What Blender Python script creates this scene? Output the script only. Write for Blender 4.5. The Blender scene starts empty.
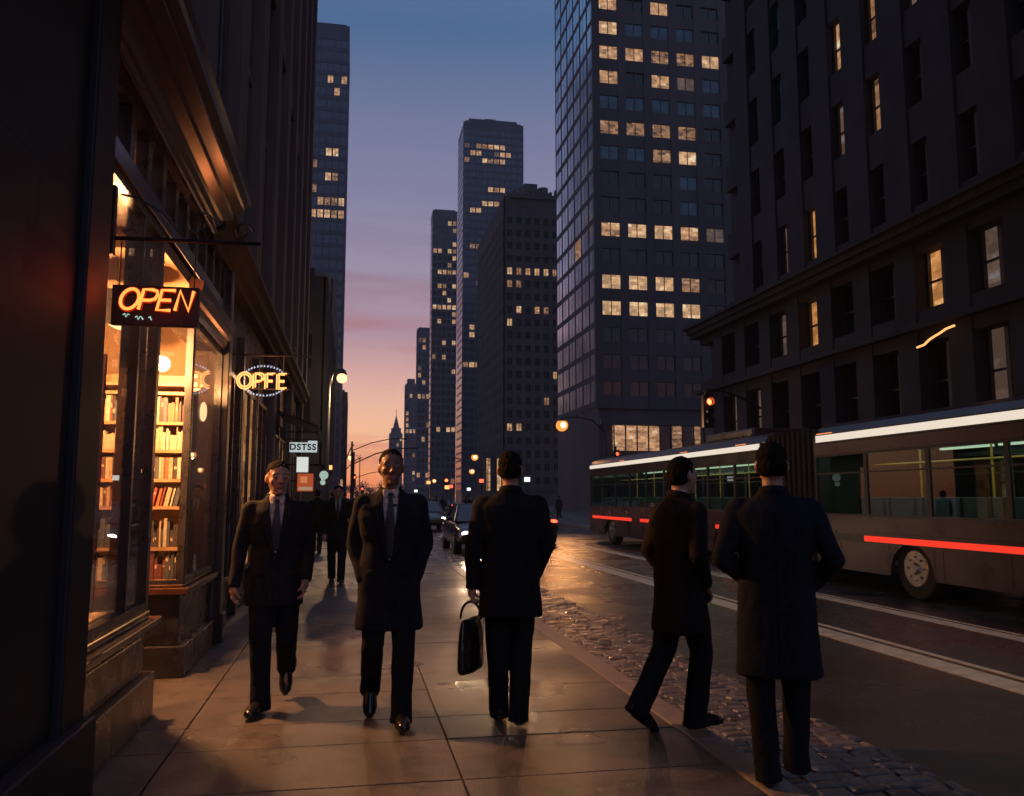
import bpy, bmesh, math, random
from mathutils import Vector, Matrix, noise, Quaternion
from mathutils.bvhtree import BVHTree
R = math.radians
random.seed(7)
SC = bpy.context.scene
COL = SC.collection
# ---------------------------------------------------------------- camera
FPX, YAW, PITCH = 850.0, R(10.66), R(6.65)
cam = bpy.data.objects.new('camera', bpy.data.cameras.new('camera')); COL.objects.link(cam)
cam.location = (0, 0, 1.5); cam.rotation_euler = (R(90) + PITCH, 0, -YAW)
cam.data.sensor_width = 36; cam.data.lens = FPX / 1024 * 36
cam.data.clip_start = 0.05; cam.data.clip_end = 6000
SC.camera = cam
# ---------------------------------------------------------------- sky
W = bpy.data.worlds.new('World'); SC.world = W; W.use_nodes = True
nt = W.node_tree; N = nt.nodes; L = nt.links; N.clear()
out = N.new('ShaderNodeOutputWorld'); add = N.new('ShaderNodeAddShader'); L.new(add.outputs[0], out.inputs[0])
ns = N.new('ShaderNodeTexSky'); ns.sky_type = 'NISHITA'; ns.sun_disc = False
ns.sun_elevation = R(0.6); ns.sun_rotation = R(-4); ns.air_density = 1.2; ns.dust_density = 1.5; ns.ozone_density = 4
bg1 = N.new('ShaderNodeBackground'); bg1.inputs[1].default_value = 0.035; L.new(ns.outputs[0], bg1.inputs[0]); L.new(bg1.outputs[0], add.inputs[0])
tc = N.new('ShaderNodeTexCoord'); sx = N.new('ShaderNodeSeparateXYZ'); L.new(tc.outputs['Generated'], sx.inputs[0])
def srgb(r, g, b):
    f = lambda c: ((c/255+0.055)/1.055)**2.4 if c/255 > 0.04045 else c/255/12.92
    return (f(r), f(g), f(b), 1)
def ramp(nt, stops, src, interp='LINEAR'):
    n = nt.nodes.new('ShaderNodeValToRGB'); cr = n.color_ramp; cr.interpolation = interp
    while len(cr.elements) > 1: cr.elements.remove(cr.elements[-1])
    cr.elements[0].position = stops[0][0]; cr.elements[0].color = stops[0][1]
    for p, c in stops[1:]:
        e = cr.elements.new(p); e.color = c
    nt.links.new(src, n.inputs[0]); return n
sunset = ramp(nt, [(0, srgb(226, 124, 72)), (.03, srgb(248, 158, 104)), (.065, srgb(252, 192, 146)), (.105, srgb(243, 188, 160)), (.15, srgb(212, 164, 158)),
                   (.19, srgb(174, 142, 154)), (.25, srgb(154, 140, 158)), (.33, srgb(129, 125, 152)), (.42, srgb(106, 112, 142)), (.5, srgb(66, 94, 130)), (.7, srgb(92, 112, 150)), (1, srgb(96, 114, 150))], sx.outputs[2])
dusk = ramp(nt, [(0, srgb(100, 104, 134)), (.15, srgb(112, 124, 158)), (.4, srgb(116, 134, 168)), (1, srgb(96, 114, 150))], sx.outputs[2])
az = N.new('ShaderNodeMapRange'); L.new(sx.outputs[1], az.inputs[0]); az.inputs[1].default_value = 0.35; az.inputs[2].default_value = 0.9
mx = N.new('ShaderNodeMix'); mx.data_type = 'RGBA'; L.new(az.outputs[0], mx.inputs[0]); L.new(dusk.outputs[0], mx.inputs[6]); L.new(sunset.outputs[0], mx.inputs[7])
# thin cloud bands low over the street
mp = N.new('ShaderNodeMapping'); mp.inputs['Scale'].default_value = (1.6, 1.6, 17); mp.inputs['Rotation'].default_value = (R(2), R(-3), 0); L.new(tc.outputs['Generated'], mp.inputs[0])
nz = N.new('ShaderNodeTexNoise'); nz.inputs['Scale'].default_value = 1.7; nz.inputs['Detail'].default_value = 5; nz.inputs['Roughness'].default_value = 0.55; nz.inputs['Distortion'].default_value = .35; L.new(mp.outputs[0], nz.inputs[0])
cl = ramp(nt, [(.44, (0, 0, 0, 1)), (.6, (1, 1, 1, 1))], nz.outputs[0])
low = ramp(nt, [(0, (.7, .7, .7, 1)), (.1, (.95, .95, .95, 1)), (.2, (.75, .75, .75, 1)), (.3, (.3, .3, .3, 1)), (.38, (0, 0, 0, 1))], sx.outputs[2])
mm = N.new('ShaderNodeMath'); mm.operation = 'MULTIPLY'; L.new(cl.outputs[0], mm.inputs[0]); L.new(low.outputs[0], mm.inputs[1])
mx2 = N.new('ShaderNodeMix'); mx2.data_type = 'RGBA'; L.new(mm.outputs[0], mx2.inputs[0]); L.new(mx.outputs[2], mx2.inputs[6])
ccol = ramp(nt, [(0, srgb(190, 96, 72)), (.09, srgb(214, 134, 120)), (.3, srgb(112, 94, 126))], sx.outputs[2]); L.new(ccol.outputs[0], mx2.inputs[7])
bg2 = N.new('ShaderNodeBackground'); bg2.inputs[1].default_value = 1.2; L.new(mx2.outputs[2], bg2.inputs[0]); L.new(bg2.outputs[0], add.inputs[1])
SC.view_settings.view_transform = 'Standard'; SC.view_settings.look = 'None'; SC.view_settings.exposure = 0; SC.view_settings.gamma = 1; SC.view_settings.use_curve_mapping = False
SC.render.engine = 'CYCLES'; SC.cycles.use_denoising = True; SC.cycles.max_bounces = 5; SC.cycles.volume_bounces = 0; SC.cycles.transparent_max_bounces = 16; SC.cycles.sample_clamp_indirect = 4
SC.cycles.caustics_reflective = False; SC.cycles.caustics_refractive = False

# ---------------------------------------------------------------- projection used to decide which rooms are lit
_f = (math.sin(YAW)*math.cos(PITCH), math.cos(YAW)*math.cos(PITCH), math.sin(PITCH)); _r = (math.cos(YAW), -math.sin(YAW), 0)
_u = (_r[1]*_f[2], -_r[0]*_f[2], _r[0]*_f[1]-_r[1]*_f[0])
def pix(x, y, z):
    v = (x, y, z-1.5); a = sum(v[i]*_f[i] for i in range(3))
    if a < .1: return (-999, -999)
    return (512+FPX*sum(v[i]*_r[i] for i in range(3))/a, 398-FPX*sum(v[i]*_u[i] for i in range(3))/a)

# ---------------------------------------------------------------- materials
def nodes(name):
    m = bpy.data.materials.new(name); m.use_nodes = True
    return m, m.node_tree, m.node_tree.nodes['Principled BSDF']
def mat(name, col, rough=.6, metal=0, var=.15, scale=6, bump=0, bscale=None, spec=.5, rvar=0, stretch=None):
    m, t, b = nodes(name)
    b.inputs['Base Color'].default_value = (*col, 1); b.inputs['Roughness'].default_value = rough; b.inputs['Metallic'].default_value = metal
    b.inputs['Specular IOR Level'].default_value = spec
    co = t.nodes.new('ShaderNodeTexCoord'); src = co.outputs['Object']
    if stretch:
        mpn = t.nodes.new('ShaderNodeMapping'); mpn.inputs['Scale'].default_value = stretch; t.links.new(src, mpn.inputs[0]); src = mpn.outputs[0]
    if var:
        n = t.nodes.new('ShaderNodeTexNoise'); n.inputs['Scale'].default_value = scale; n.inputs['Detail'].default_value = 6; t.links.new(src, n.inputs[0])
        lo = tuple(max(0, c*(1-var)) for c in col)+(1,); hi = tuple(c*(1+var) for c in col)+(1,)
        r = ramp(t, [(.35, lo), (.65, hi)], n.outputs[0]); t.links.new(r.outputs[0], b.inputs['Base Color'])
        if rvar:
            r2 = t.nodes.new('ShaderNodeMapRange'); t.links.new(n.outputs[0], r2.inputs[0]); r2.inputs[1].default_value = .3; r2.inputs[2].default_value = .7
            r2.inputs[3].default_value = max(.03, rough-rvar); r2.inputs[4].default_value = rough+rvar; t.links.new(r2.outputs[0], b.inputs['Roughness'])
    if bump:
        n2 = t.nodes.new('ShaderNodeTexNoise'); n2.inputs['Scale'].default_value = bscale or scale*6; n2.inputs['Detail'].default_value = 5; t.links.new(src, n2.inputs[0])
        bp = t.nodes.new('ShaderNodeBump'); bp.inputs['Strength'].default_value = bump; bp.inputs['Distance'].default_value = .01; t.links.new(n2.outputs[0], bp.inputs['Height']); t.links.new(bp.outputs[0], b.inputs['Normal'])
    return m
def emit(name, col, s, sample=False):
    m = bpy.data.materials.new(name); m.use_nodes = True; t = m.node_tree; t.nodes.clear()
    o = t.nodes.new('ShaderNodeOutputMaterial'); e = t.nodes.new('ShaderNodeEmission'); e.inputs[0].default_value = (*col, 1); e.inputs[1].default_value = s
    t.links.new(e.outputs[0], o.inputs[0])
    if not sample: m.cycles.emission_sampling = 'NONE'
    return m
def room(name, col, s, bw=1.0, seed=0.0, dark=.25):
    """a lit room behind a pane: blotchy interior brightness, bright ceiling fittings, glossy pane"""
    m, t, b = nodes(name); m.cycles.emission_sampling = 'NONE'
    b.inputs['Base Color'].default_value = (.02, .02, .02, 1); b.inputs['Roughness'].default_value = .1
    co = t.nodes.new('ShaderNodeTexCoord'); geo = t.nodes.new('ShaderNodeNewGeometry')
    mpn = t.nodes.new('ShaderNodeMapping'); mpn.inputs['Location'].default_value = (seed, seed*2.3, 0); mpn.inputs['Scale'].default_value = (1, 1, 1.6); t.links.new(geo.outputs['Position'], mpn.inputs[0])
    sp = t.nodes.new('ShaderNodeSeparateXYZ'); t.links.new(mpn.outputs[0], sp.inputs[0])
    sm = t.nodes.new('ShaderNodeMath'); sm.operation = 'ADD'; t.links.new(sp.outputs[0], sm.inputs[0]); t.links.new(sp.outputs[1], sm.inputs[1])
    cb = t.nodes.new('ShaderNodeCombineXYZ'); t.links.new(sm.outputs[0], cb.inputs[0]); t.links.new(sp.outputs[2], cb.inputs[1])
    def bricks(w_, h_, off):
        k = t.nodes.new('ShaderNodeTexBrick'); k.offset = off; k.inputs['Color1'].default_value = (0, 0, 0, 1); k.inputs['Color2'].default_value = (1, 1, 1, 1); k.inputs['Mortar Size'].default_value = 0
        k.inputs['Scale'].default_value = 1; k.inputs['Brick Width'].default_value = w_/bw; k.inputs['Row Height'].default_value = h_/bw; t.links.new(cb.outputs[0], k.inputs[0]); return k
    k1 = bricks(.62, .48, .37); k2 = bricks(2.3, .9, .5)
    n2 = t.nodes.new('ShaderNodeTexNoise'); n2.inputs['Scale'].default_value = 3.5; n2.inputs['Detail'].default_value = 3; t.links.new(mpn.outputs[0], n2.inputs[0])
    a1 = t.nodes.new('ShaderNodeMath'); a1.operation = 'MULTIPLY_ADD'; t.links.new(k1.outputs[0], a1.inputs[0]); a1.inputs[1].default_value = .42
    a2 = t.nodes.new('ShaderNodeMath'); a2.operation = 'MULTIPLY_ADD'; t.links.new(k2.outputs[0], a2.inputs[0]); a2.inputs[1].default_value = .25; t.links.new(n2.outputs[0], a2.inputs[2])
    a3 = t.nodes.new('ShaderNodeMath'); a3.operation = 'MULTIPLY'; t.links.new(a2.outputs[0], a3.inputs[0]); a3.inputs[1].default_value = .6; t.links.new(a3.outputs[0], a1.inputs[2])
    hot = tuple(min(1, c*f) for c, f in zip(col, (1.25, 1.7, 2.4)))
    r = ramp(t, [(.3, tuple(c*dark for c in col)+(1,)), (.5, tuple(c*.5 for c in col)+(1,)), (.68, tuple(c*.8 for c in col)+(1,)), (.8, col+(1,)), (.86, hot+(1,))], a1.outputs[0])
    t.links.new(r.outputs[0], b.inputs['Emission Color']); b.inputs['Emission Strength'].default_value = s
    return m
def glass(name, tint=(1, 1, 1), rough=0.0, ior=1.5):
    m = bpy.data.materials.new(name); m.use_nodes = True; t = m.node_tree; t.nodes.clear()
    o = t.nodes.new('ShaderNodeOutputMaterial'); tr = t.nodes.new('ShaderNodeBsdfTransparent'); tr.inputs[0].default_value = (*tint, 1)
    g = t.nodes.new('ShaderNodeBsdfGlossy'); g.inputs['Roughness'].default_value = rough; g.inputs[0].default_value = (1, 1, 1, 1)
    lw = t.nodes.new('ShaderNodeLayerWeight'); lw.inputs[0].default_value = .5
    pw = t.nodes.new('ShaderNodeMath'); pw.operation = 'POWER'; t.links.new(lw.outputs['Facing'], pw.inputs[0]); pw.inputs[1].default_value = 5
    fr = t.nodes.new('ShaderNodeMath'); fr.operation = 'MULTIPLY_ADD'; t.links.new(pw.outputs[0], fr.inputs[0]); fr.inputs[1].default_value = .85; fr.inputs[2].default_value = .035
    mxs = t.nodes.new('ShaderNodeMixShader'); t.links.new(fr.outputs[0], mxs.inputs[0]); t.links.new(tr.outputs[0], mxs.inputs[1]); t.links.new(g.outputs[0], mxs.inputs[2]); t.links.new(mxs.outputs[0], o.inputs[0])
    return m

# ---------------------------------------------------------------- mesh builder
class MB:
    def __init__(s): s.v = []; s.f = []; s.m = []; s.mi = 0
    def box(s, x0, x1, y0, y1, z0, z1):
        a = len(s.v); s.v += [(x, y, z) for z in (z0, z1) for y in (y0, y1) for x in (x0, x1)]
        for q in ((0, 2, 3, 1), (4, 5, 7, 6), (0, 1, 5, 4), (2, 6, 7, 3), (0, 4, 6, 2), (1, 3, 7, 5)): s.f.append([a+i for i in q]); s.m.append(s.mi)
        return s
    def quad(s, *p):
        a = len(s.v); s.v += p; s.f.append(list(range(a, a+len(p)))); s.m.append(s.mi); return s
    def prism(s, poly, axis, a0, a1):
        """closed polygon extruded along an axis: poly in the other two coordinates (cyclic order)"""
        n = len(poly); a = len(s.v)
        def P(u, v, w): return {'x': (w, u, v), 'y': (u, w, v), 'z': (u, v, w)}[axis]
        s.v += [P(u, v, a0) for u, v in poly]+[P(u, v, a1) for u, v in poly]
        s.f.append([a+i for i in range(n)]); s.f.append([a+n+i for i in reversed(range(n))]); s.m += [s.mi]*2
        for i in range(n):
            j = (i+1) % n; s.f.append([a+i, a+n+i, a+n+j, a+j]); s.m.append(s.mi)
        return s
    def tube(s, pts, rad, seg=8, ell=None, cap=True, up=None):
        pts = [Vector(p) for p in pts]; n = len(pts)
        if not hasattr(rad, '__len__'): rad = [rad]*n
        a = len(s.v); prev = None
        for i, p in enumerate(pts):
            t = (pts[min(i+1, n-1)]-pts[max(i-1, 0)])
            t = t.normalized() if t.length > 1e-9 else Vector((0, 0, 1))
            if prev is None:
                rf = Vector(up) if up else (Vector((0, 1, 0)) if abs(t.y) < .9 else Vector((1, 0, 0)))
                nx = rf.cross(t).normalized()
            else: nx = (prev-t*prev.dot(t)).normalized()
            prev = nx; ny = t.cross(nx)
            rx = rad[i] if not hasattr(rad[i], '__len__') else rad[i][0]; ry = rad[i] if not hasattr(rad[i], '__len__') else rad[i][1]
            for k in range(seg):
                w = 2*math.pi*k/seg; s.v.append(tuple(p+nx*(rx*math.cos(w))+ny*(ry*math.sin(w))))
        for i in range(n-1):
            for k in range(seg):
                k2 = (k+1) % seg; s.f.append([a+i*seg+k, a+i*seg+k2, a+(i+1)*seg+k2, a+(i+1)*seg+k]); s.m.append(s.mi)
        if cap:
            s.f.append([a+k for k in reversed(range(seg))]); s.f.append([a+(n-1)*seg+k for k in range(seg)]); s.m += [s.mi]*2
        return s
    def ell(s, c, r, seg=16, rings=10, rot=None):
        c = Vector(c); a = len(s.v); M = rot or Matrix.Identity(3)
        def pt(th, ph): return tuple(c+M @ Vector((r[0]*math.sin(th)*math.cos(ph), r[1]*math.sin(th)*math.sin(ph), r[2]*math.cos(th))))
        s.v.append(pt(0, 0))
        for i in range(1, rings):
            for k in range(seg): s.v.append(pt(math.pi*i/rings, 2*math.pi*k/seg))
        s.v.append(pt(math.pi, 0)); b = len(s.v)-1
        for k in range(seg):
            k2 = (k+1) % seg
            s.f.append([a, a+1+k, a+1+k2]); s.m.append(s.mi)
            for i in range(rings-2): s.f.append([a+1+i*seg+k, a+1+(i+1)*seg+k, a+1+(i+1)*seg+k2, a+1+i*seg+k2]); s.m.append(s.mi)
            s.f.append([a+1+(rings-2)*seg+k, b, a+1+(rings-2)*seg+k2]); s.m.append(s.mi)
        return s
    def cap(s, p0, p1, r0, r1, seg=14):
        """tapered capsule"""
        p0 = Vector(p0); p1 = Vector(p1); d = (p1-p0).normalized(); pts = []; rr = []
        for t in (-1, -.85, -.5, 0):
            pts.append(p0+d*r0*t); rr.append(max(.001, r0*math.sqrt(max(0, 1-t*t))))
        for t in (0, .5, .85, 1):
            pts.append(p1+d*r1*t); rr.append(max(.001, r1*math.sqrt(max(0, 1-t*t))))
        return s.tube(pts, rr, seg)
    def mesh(s, name, mats=()):
        me = bpy.data.meshes.new(name); me.from_pydata(s.v, [], s.f); me.update()
        for m in (mats if isinstance(mats, (list, tuple)) else [mats]): me.materials.append(m)
        if len(me.materials) > 1: me.polygons.foreach_set('material_index', s.m)
        bm = bmesh.new(); bm.from_mesh(me); bmesh.ops.recalc_face_normals(bm, faces=bm.faces); bm.to_mesh(me); bm.free()
        return me
    def build(s, name, mats, parent=None, smooth=False, loc=None, bevel=0, **tags):
        me = s.mesh(name, mats); o = link(name, me, parent, loc)
        if smooth: me.shade_smooth()
        if bevel:
            b = o.modifiers.new('bevel', 'BEVEL'); b.width = bevel; b.segments = 2; b.limit_method = 'ANGLE'
        for k, v in tags.items(): o[k] = v
        return o
def link(name, data, parent=None, loc=None):
    o = bpy.data.objects.new(name, data); COL.objects.link(o)
    if parent is not None: o.parent = parent
    if loc is not None: o.location = loc
    return o
def thing(name, label, cat, loc=(0, 0, 0), rz=0, group=None):
    o = bpy.data.objects.new(name, None); COL.objects.link(o); o.empty_display_size = .2
    o.location = loc; o.rotation_euler = (0, 0, rz); o['label'] = label; o['category'] = cat
    if group: o['group'] = group
    return o
def kids(o): return [c for c in bpy.data.objects if c.parent == o]
def tree(o): return (o, [tree(c) for c in kids(o)])
def dup(t, label=None, loc=None, rz=None, scale=None, parent=None):
    o, ch = t; c = o.copy(); COL.objects.link(c)
    if parent is not None: c.parent = parent
    if label: c['label'] = label
    if loc is not None: c.location = loc
    if rz is not None: c.rotation_euler[2] = rz
    if scale: c.scale = (scale,)*3
    for k in ch: dup(k, parent=c)
    return c
def light(name, kind, loc, energy, col, size=.1, rot=None, parent=None, sizey=None, spot=None, blend=.5):
    d = bpy.data.lights.new(name, kind); d.energy = energy; d.color = col
    if kind == 'AREA':
        d.size = size
        if sizey: d.shape = 'RECTANGLE'; d.size_y = sizey
    else: d.shadow_soft_size = size
    if spot: d.spot_size = R(spot); d.spot_blend = blend
    o = link(name, d, parent, loc)
    if rot: o.rotation_euler = rot
    return o
# ================================================================ materials
M_stone = mat('dark_stone', (.075, .06, .055), .8, var=.2, scale=1.5, bump=.3)
M_stoneL = mat('grey_brown_stone', (.15, .115, .105), .85, var=.2, scale=.8, bump=.4, bscale=20, stretch=(1, 1, .35))
M_paint = mat('dark_shopfront_paint', (.020, .019, .023), .30, var=.3, scale=5, rvar=.08, spec=.6)
M_paintR = mat('brown_gloss_moulding', (.06, .024, .016), .17, var=.2, scale=8, spec=.9)
M_steel = mat('black_iron', (.02, .02, .022), .45, metal=.6, var=.3)
M_glass = glass('window_glass')
M_wood = mat('shelf_wood', (.36, .20, .10), .5, var=.25, scale=4, stretch=(1, 1, 6))
M_inner = mat('warm_plaster', (.46, .29, .17), .9, var=.1, scale=2)
M_floorin = mat('shop_floor', (.2, .12, .07), .5, var=.3)
M_b = dict(
    b7=mat('tower_concrete', (.055, .05, .058), .8, var=.2, scale=.3, stretch=(1, 1, .2)),
    b6=mat('brick_block', (.06, .05, .05), .9, var=.2, scale=.3),
    b5=mat('blue_cladding', (.025, .035, .055), .45, var=.2, scale=.2),
    b4=mat('slate_cladding', (.03, .035, .048), .5, var=.2, scale=.2),
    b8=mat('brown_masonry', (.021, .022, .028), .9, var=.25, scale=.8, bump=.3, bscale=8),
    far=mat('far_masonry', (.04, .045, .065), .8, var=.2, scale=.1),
    tan=mat('tan_masonry', (.16, .12, .1), .9, var=.2, scale=.3))
G_dark = mat('dark_pane', (.008, .010, .014), .08, var=.3, scale=.4, spec=.5)
G_blue = mat('sky_blue_pane', (.01, .03, .07), .12, var=.5, scale=.3, spec=.8)
G_side = mat('blue_side_glass', (.72, .82, .95), .14, metal=.9, var=.3, scale=.25)
G_mirror = mat('mirror_glass', (.9, .86, .9), .12, metal=.85, var=.35, scale=.12, bump=.05, bscale=.5)
Ls = [room('lit_office', (.95, .50, .24), .72, 1.0, 3), room('lit_office_dim', (.75, .38, .18), .5, 1.3, 11, .1), room('lit_office_bright', (1, .58, .29), .85, .8, 23, .4)]
L_dim = room('faintly_lit_room', (.42, .27, .2), .3, .8, 5, .5)
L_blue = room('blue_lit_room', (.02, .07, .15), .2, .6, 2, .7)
L_amber = room('amber_lit_room', (1, .42, .13), .7, 1.5, 7, .4)
M_frame = mat('window_frame', (.03, .028, .03), .5)

# ================================================================ ground
def ground_mat():
    m, t, b = nodes('damp_asphalt'); co = t.nodes.new('ShaderNodeTexCoord')
    n = t.nodes.new('ShaderNodeTexNoise'); n.inputs['Scale'].default_value = .9; n.inputs['Detail'].default_value = 8; t.links.new(co.outputs['Object'], n.inputs[0])
    r = ramp(t, [(.3, (.032, .025, .024, 1)), (.7, (.058, .046, .042, 1))], n.outputs[0]); t.links.new(r.outputs[0], b.inputs['Base Color'])
    mr = t.nodes.new('ShaderNodeMapRange'); mr.inputs[1].default_value = .35; mr.inputs[2].default_value = .65; mr.inputs[3].default_value = .16; mr.inputs[4].default_value = .42
    t.links.new(n.outputs[0], mr.inputs[0]); t.links.new(mr.outputs[0], b.inputs['Roughness'])
    n2 = t.nodes.new('ShaderNodeTexNoise'); n2.inputs['Scale'].default_value = 90; n2.inputs['Detail'].default_value = 3; t.links.new(co.outputs['Object'], n2.inputs[0])
    bp = t.nodes.new('ShaderNodeBump'); bp.inputs['Strength'].default_value = .5; bp.inputs['Distance'].default_value = .01; t.links.new(n2.outputs[0], bp.inputs['Height']); t.links.new(bp.outputs[0], b.inputs['Normal'])
    return m
def walk_mat():
    m, t, b = nodes('damp_concrete_slabs'); co = t.nodes.new('ShaderNodeTexCoord')
    n = t.nodes.new('ShaderNodeTexNoise'); n.inputs['Scale'].default_value = 1.1; n.inputs['Detail'].default_value = 9; n.inputs['Roughness'].default_value = .6; t.links.new(co.outputs['Object'], n.inputs[0])
    r = ramp(t, [(.3, (.060, .049, .048, 1)), (.7, (.120, .096, .090, 1))], n.outputs[0])
    n3 = t.nodes.new('ShaderNodeTexNoise'); n3.inputs['Scale'].default_value = 140; n3.inputs['Detail'].default_value = 2; t.links.new(co.outputs['Object'], n3.inputs[0])
    r3 = ramp(t, [(.32, (.45, .45, .45, 1)), (.5, (.95, .95, .95, 1)), (.7, (1.6, 1.6, 1.6, 1))], n3.outputs[0])
    mu = t.nodes.new('ShaderNodeMix'); mu.data_type = 'RGBA'; mu.blend_type = 'MULTIPLY'; mu.inputs[0].default_value = 1; t.links.new(r.outputs[0], mu.inputs[6]); t.links.new(r3.outputs[0], mu.inputs[7])
    vg = t.nodes.new('ShaderNodeTexVoronoi'); vg.inputs['Scale'].default_value = 1.7; vg.inputs['Randomness'].default_value = 1; t.links.new(co.outputs['Object'], vg.inputs[0])
    rg = ramp(t, [(.035, (.35, .35, .35, 1)), (.05, (1, 1, 1, 1))], vg.outputs['Distance'])
    nst = t.nodes.new('ShaderNodeTexNoise'); nst.inputs['Scale'].default_value = 2.6; nst.inputs['Detail'].default_value = 7; nst.inputs['Distortion'].default_value = 1.2; t.links.new(co.outputs['Object'], nst.inputs[0])
    rs = ramp(t, [(.36, (.5, .5, .5, 1)), (.5, (1, 1, 1, 1))], nst.outputs[0])
    m2 = t.nodes.new('ShaderNodeMix'); m2.data_type = 'RGBA'; m2.blend_type = 'MULTIPLY'; m2.inputs[0].default_value = 1; t.links.new(mu.outputs[2], m2.inputs[6]); t.links.new(rg.outputs[0], m2.inputs[7])
    m3 = t.nodes.new('ShaderNodeMix'); m3.data_type = 'RGBA'; m3.blend_type = 'MULTIPLY'; m3.inputs[0].default_value = 1; t.links.new(m2.outputs[2], m3.inputs[6]); t.links.new(rs.outputs[0], m3.inputs[7])
    t.links.new(m3.outputs[2], b.inputs['Base Color'])
    n4 = t.nodes.new('ShaderNodeTexNoise'); n4.inputs['Scale'].default_value = .55; n4.inputs['Detail'].default_value = 4; t.links.new(co.outputs['Object'], n4.inputs[0])
    mr = t.nodes.new('ShaderNodeMapRange'); mr.inputs[1].default_value = .38; mr.inputs[2].default_value = .6; mr.inputs[3].default_value = .24; mr.inputs[4].default_value = .5
    t.links.new(n4.outputs[0], mr.inputs[0]); t.links.new(mr.outputs[0], b.inputs['Roughness'])
    bp = t.nodes.new('ShaderNodeBump'); bp.inputs['Strength'].default_value = .8; bp.inputs['Distance'].default_value = .012; t.links.new(n3.outputs[0], bp.inputs['Height']); t.links.new(bp.outputs[0], b.inputs['Normal'])
    return m
M_asph = ground_mat(); M_walk = walk_mat()
M_kerb = mat('granite_kerb', (.24, .19, .165), .5, var=.25, scale=9, bump=.5, bscale=120, rvar=.12)
M_sett = mat('worn_setts', (.16, .125, .105), .27, var=.4, scale=5, bump=.7, bscale=60, rvar=.1)
MB().box(-3000, 3000, -400, 5000, -.5, -.1).build('road', M_asph, kind='structure')
# sidewalk: separate cast slabs with open joints
def slabs(name, x0, x1, y0, y1, cuts, ys, top=0.0):
    b = MB(); b.box(x0, x1, y0, y1, -.098, top-.022)
    xs = [x0]+cuts+[x1]; g = .005
    for j in range(len(ys)-1):
        for i in range(len(xs)-1):
            dz = random.uniform(-.002, .0015)
            b.box(xs[i]+g, xs[i+1]-g, ys[j]+g, ys[j+1]-g, top-.0215, top+dz)
    return b
ys = [-3, -1.4, .2, 1.8, 3.1, 4.2, 4.72, 5.5, 6.05, 6.9, 7.55]
while ys[-1] < 60: ys.append(ys[-1]+random.choice((1.35, 1.5, 1.2)))
slabs('sidewalk', -12, 2.12, -3, ys[-1], [-1.02, .62], ys).build('sidewalk', M_walk, kind='structure', bevel=.004)
MB().box(-12, 2.12, ys[-1]+.01, 600, -.098, -.004).build('far_sidewalk', M_walk, kind='structure')
k = MB()
y = -3
while y < 90:
    l = random.uniform(1.1, 1.7); k.box(2.125, 2.32, y+.004, y+l-.004, -.3, .002+random.uniform(-.002, .002)); y += l
k.build('kerb', M_kerb, kind='structure', bevel=.012)
MB().box(12, 60, -20, 600, -.098, .02).build('opposite_sidewalk', M_walk, kind='structure')
MB().box(11.8, 11.99, -20, 600, -.3, .03).build('opposite_kerb', M_kerb, kind='structure')
# setts in the gutter
s = MB(); y = -1.0
while y < 46:
    d = random.uniform(.095, .13) if y < 18 else .24; x = 2.335+random.uniform(-.01, .0)
    off = random.uniform(0, .1)
    while x < 3.3:
        w = min(random.uniform(.14, .24), 3.36-x)
        if w < .05: break
        z = -.082+random.uniform(-.006, .009); g = .007; tx = random.uniform(-.006, .006); ty = random.uniform(-.006, .006)
        a = len(s.v); e = .018
        P = lambda u, v, h: (x+g+(w-2*g)*u, y+g+(d-2*g)*v+.06*math.sin((x-2.3)*3+off), h+tx*(u-.5)*2+ty*(v-.5)*2)
        eu = e/w; ev = e/d
        for (uu, vv, h) in ((0, 0, -.13), (1, 0, -.13), (1, 1, -.13), (0, 1, -.13), (0, 0, z-.012), (1, 0, z-.012), (1, 1, z-.012), (0, 1, z-.012), (eu, ev, z), (1-eu, ev, z), (1-eu, 1-ev, z), (eu, 1-ev, z)): s.v.append(P(uu, vv, h))
        for q in ((0, 1, 5, 4), (1, 2, 6, 5), (2, 3, 7, 6), (3, 0, 4, 7), (4, 5, 9, 8), (5, 6, 10, 9), (6, 7, 11, 10), (7, 4, 8, 11), (8, 9, 10, 11)): s.f.append([a+i for i in q]); s.m.append(0)
        x += w
    y += d
s.build('cobbled_gutter', M_sett, kind='structure')
# pale bands painted on the asphalt, standing for headlight streaks
M_line = mat('light_streak_paint', (.80, .66, .46), .38, var=.18, scale=7, rvar=.1, bump=.2)
ln = MB()
for x0, x1 in ((5.42, 5.74), (5.84, 5.92), (7.38, 7.62), (7.70, 7.75)):
    ln.box(x0, x1, 1, 120, -.0995, -.096)
ln.build('light_streak_bands', M_line, kind='structure')
M_hill = mat('treeline', (.02, .02, .02), .9)

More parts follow.
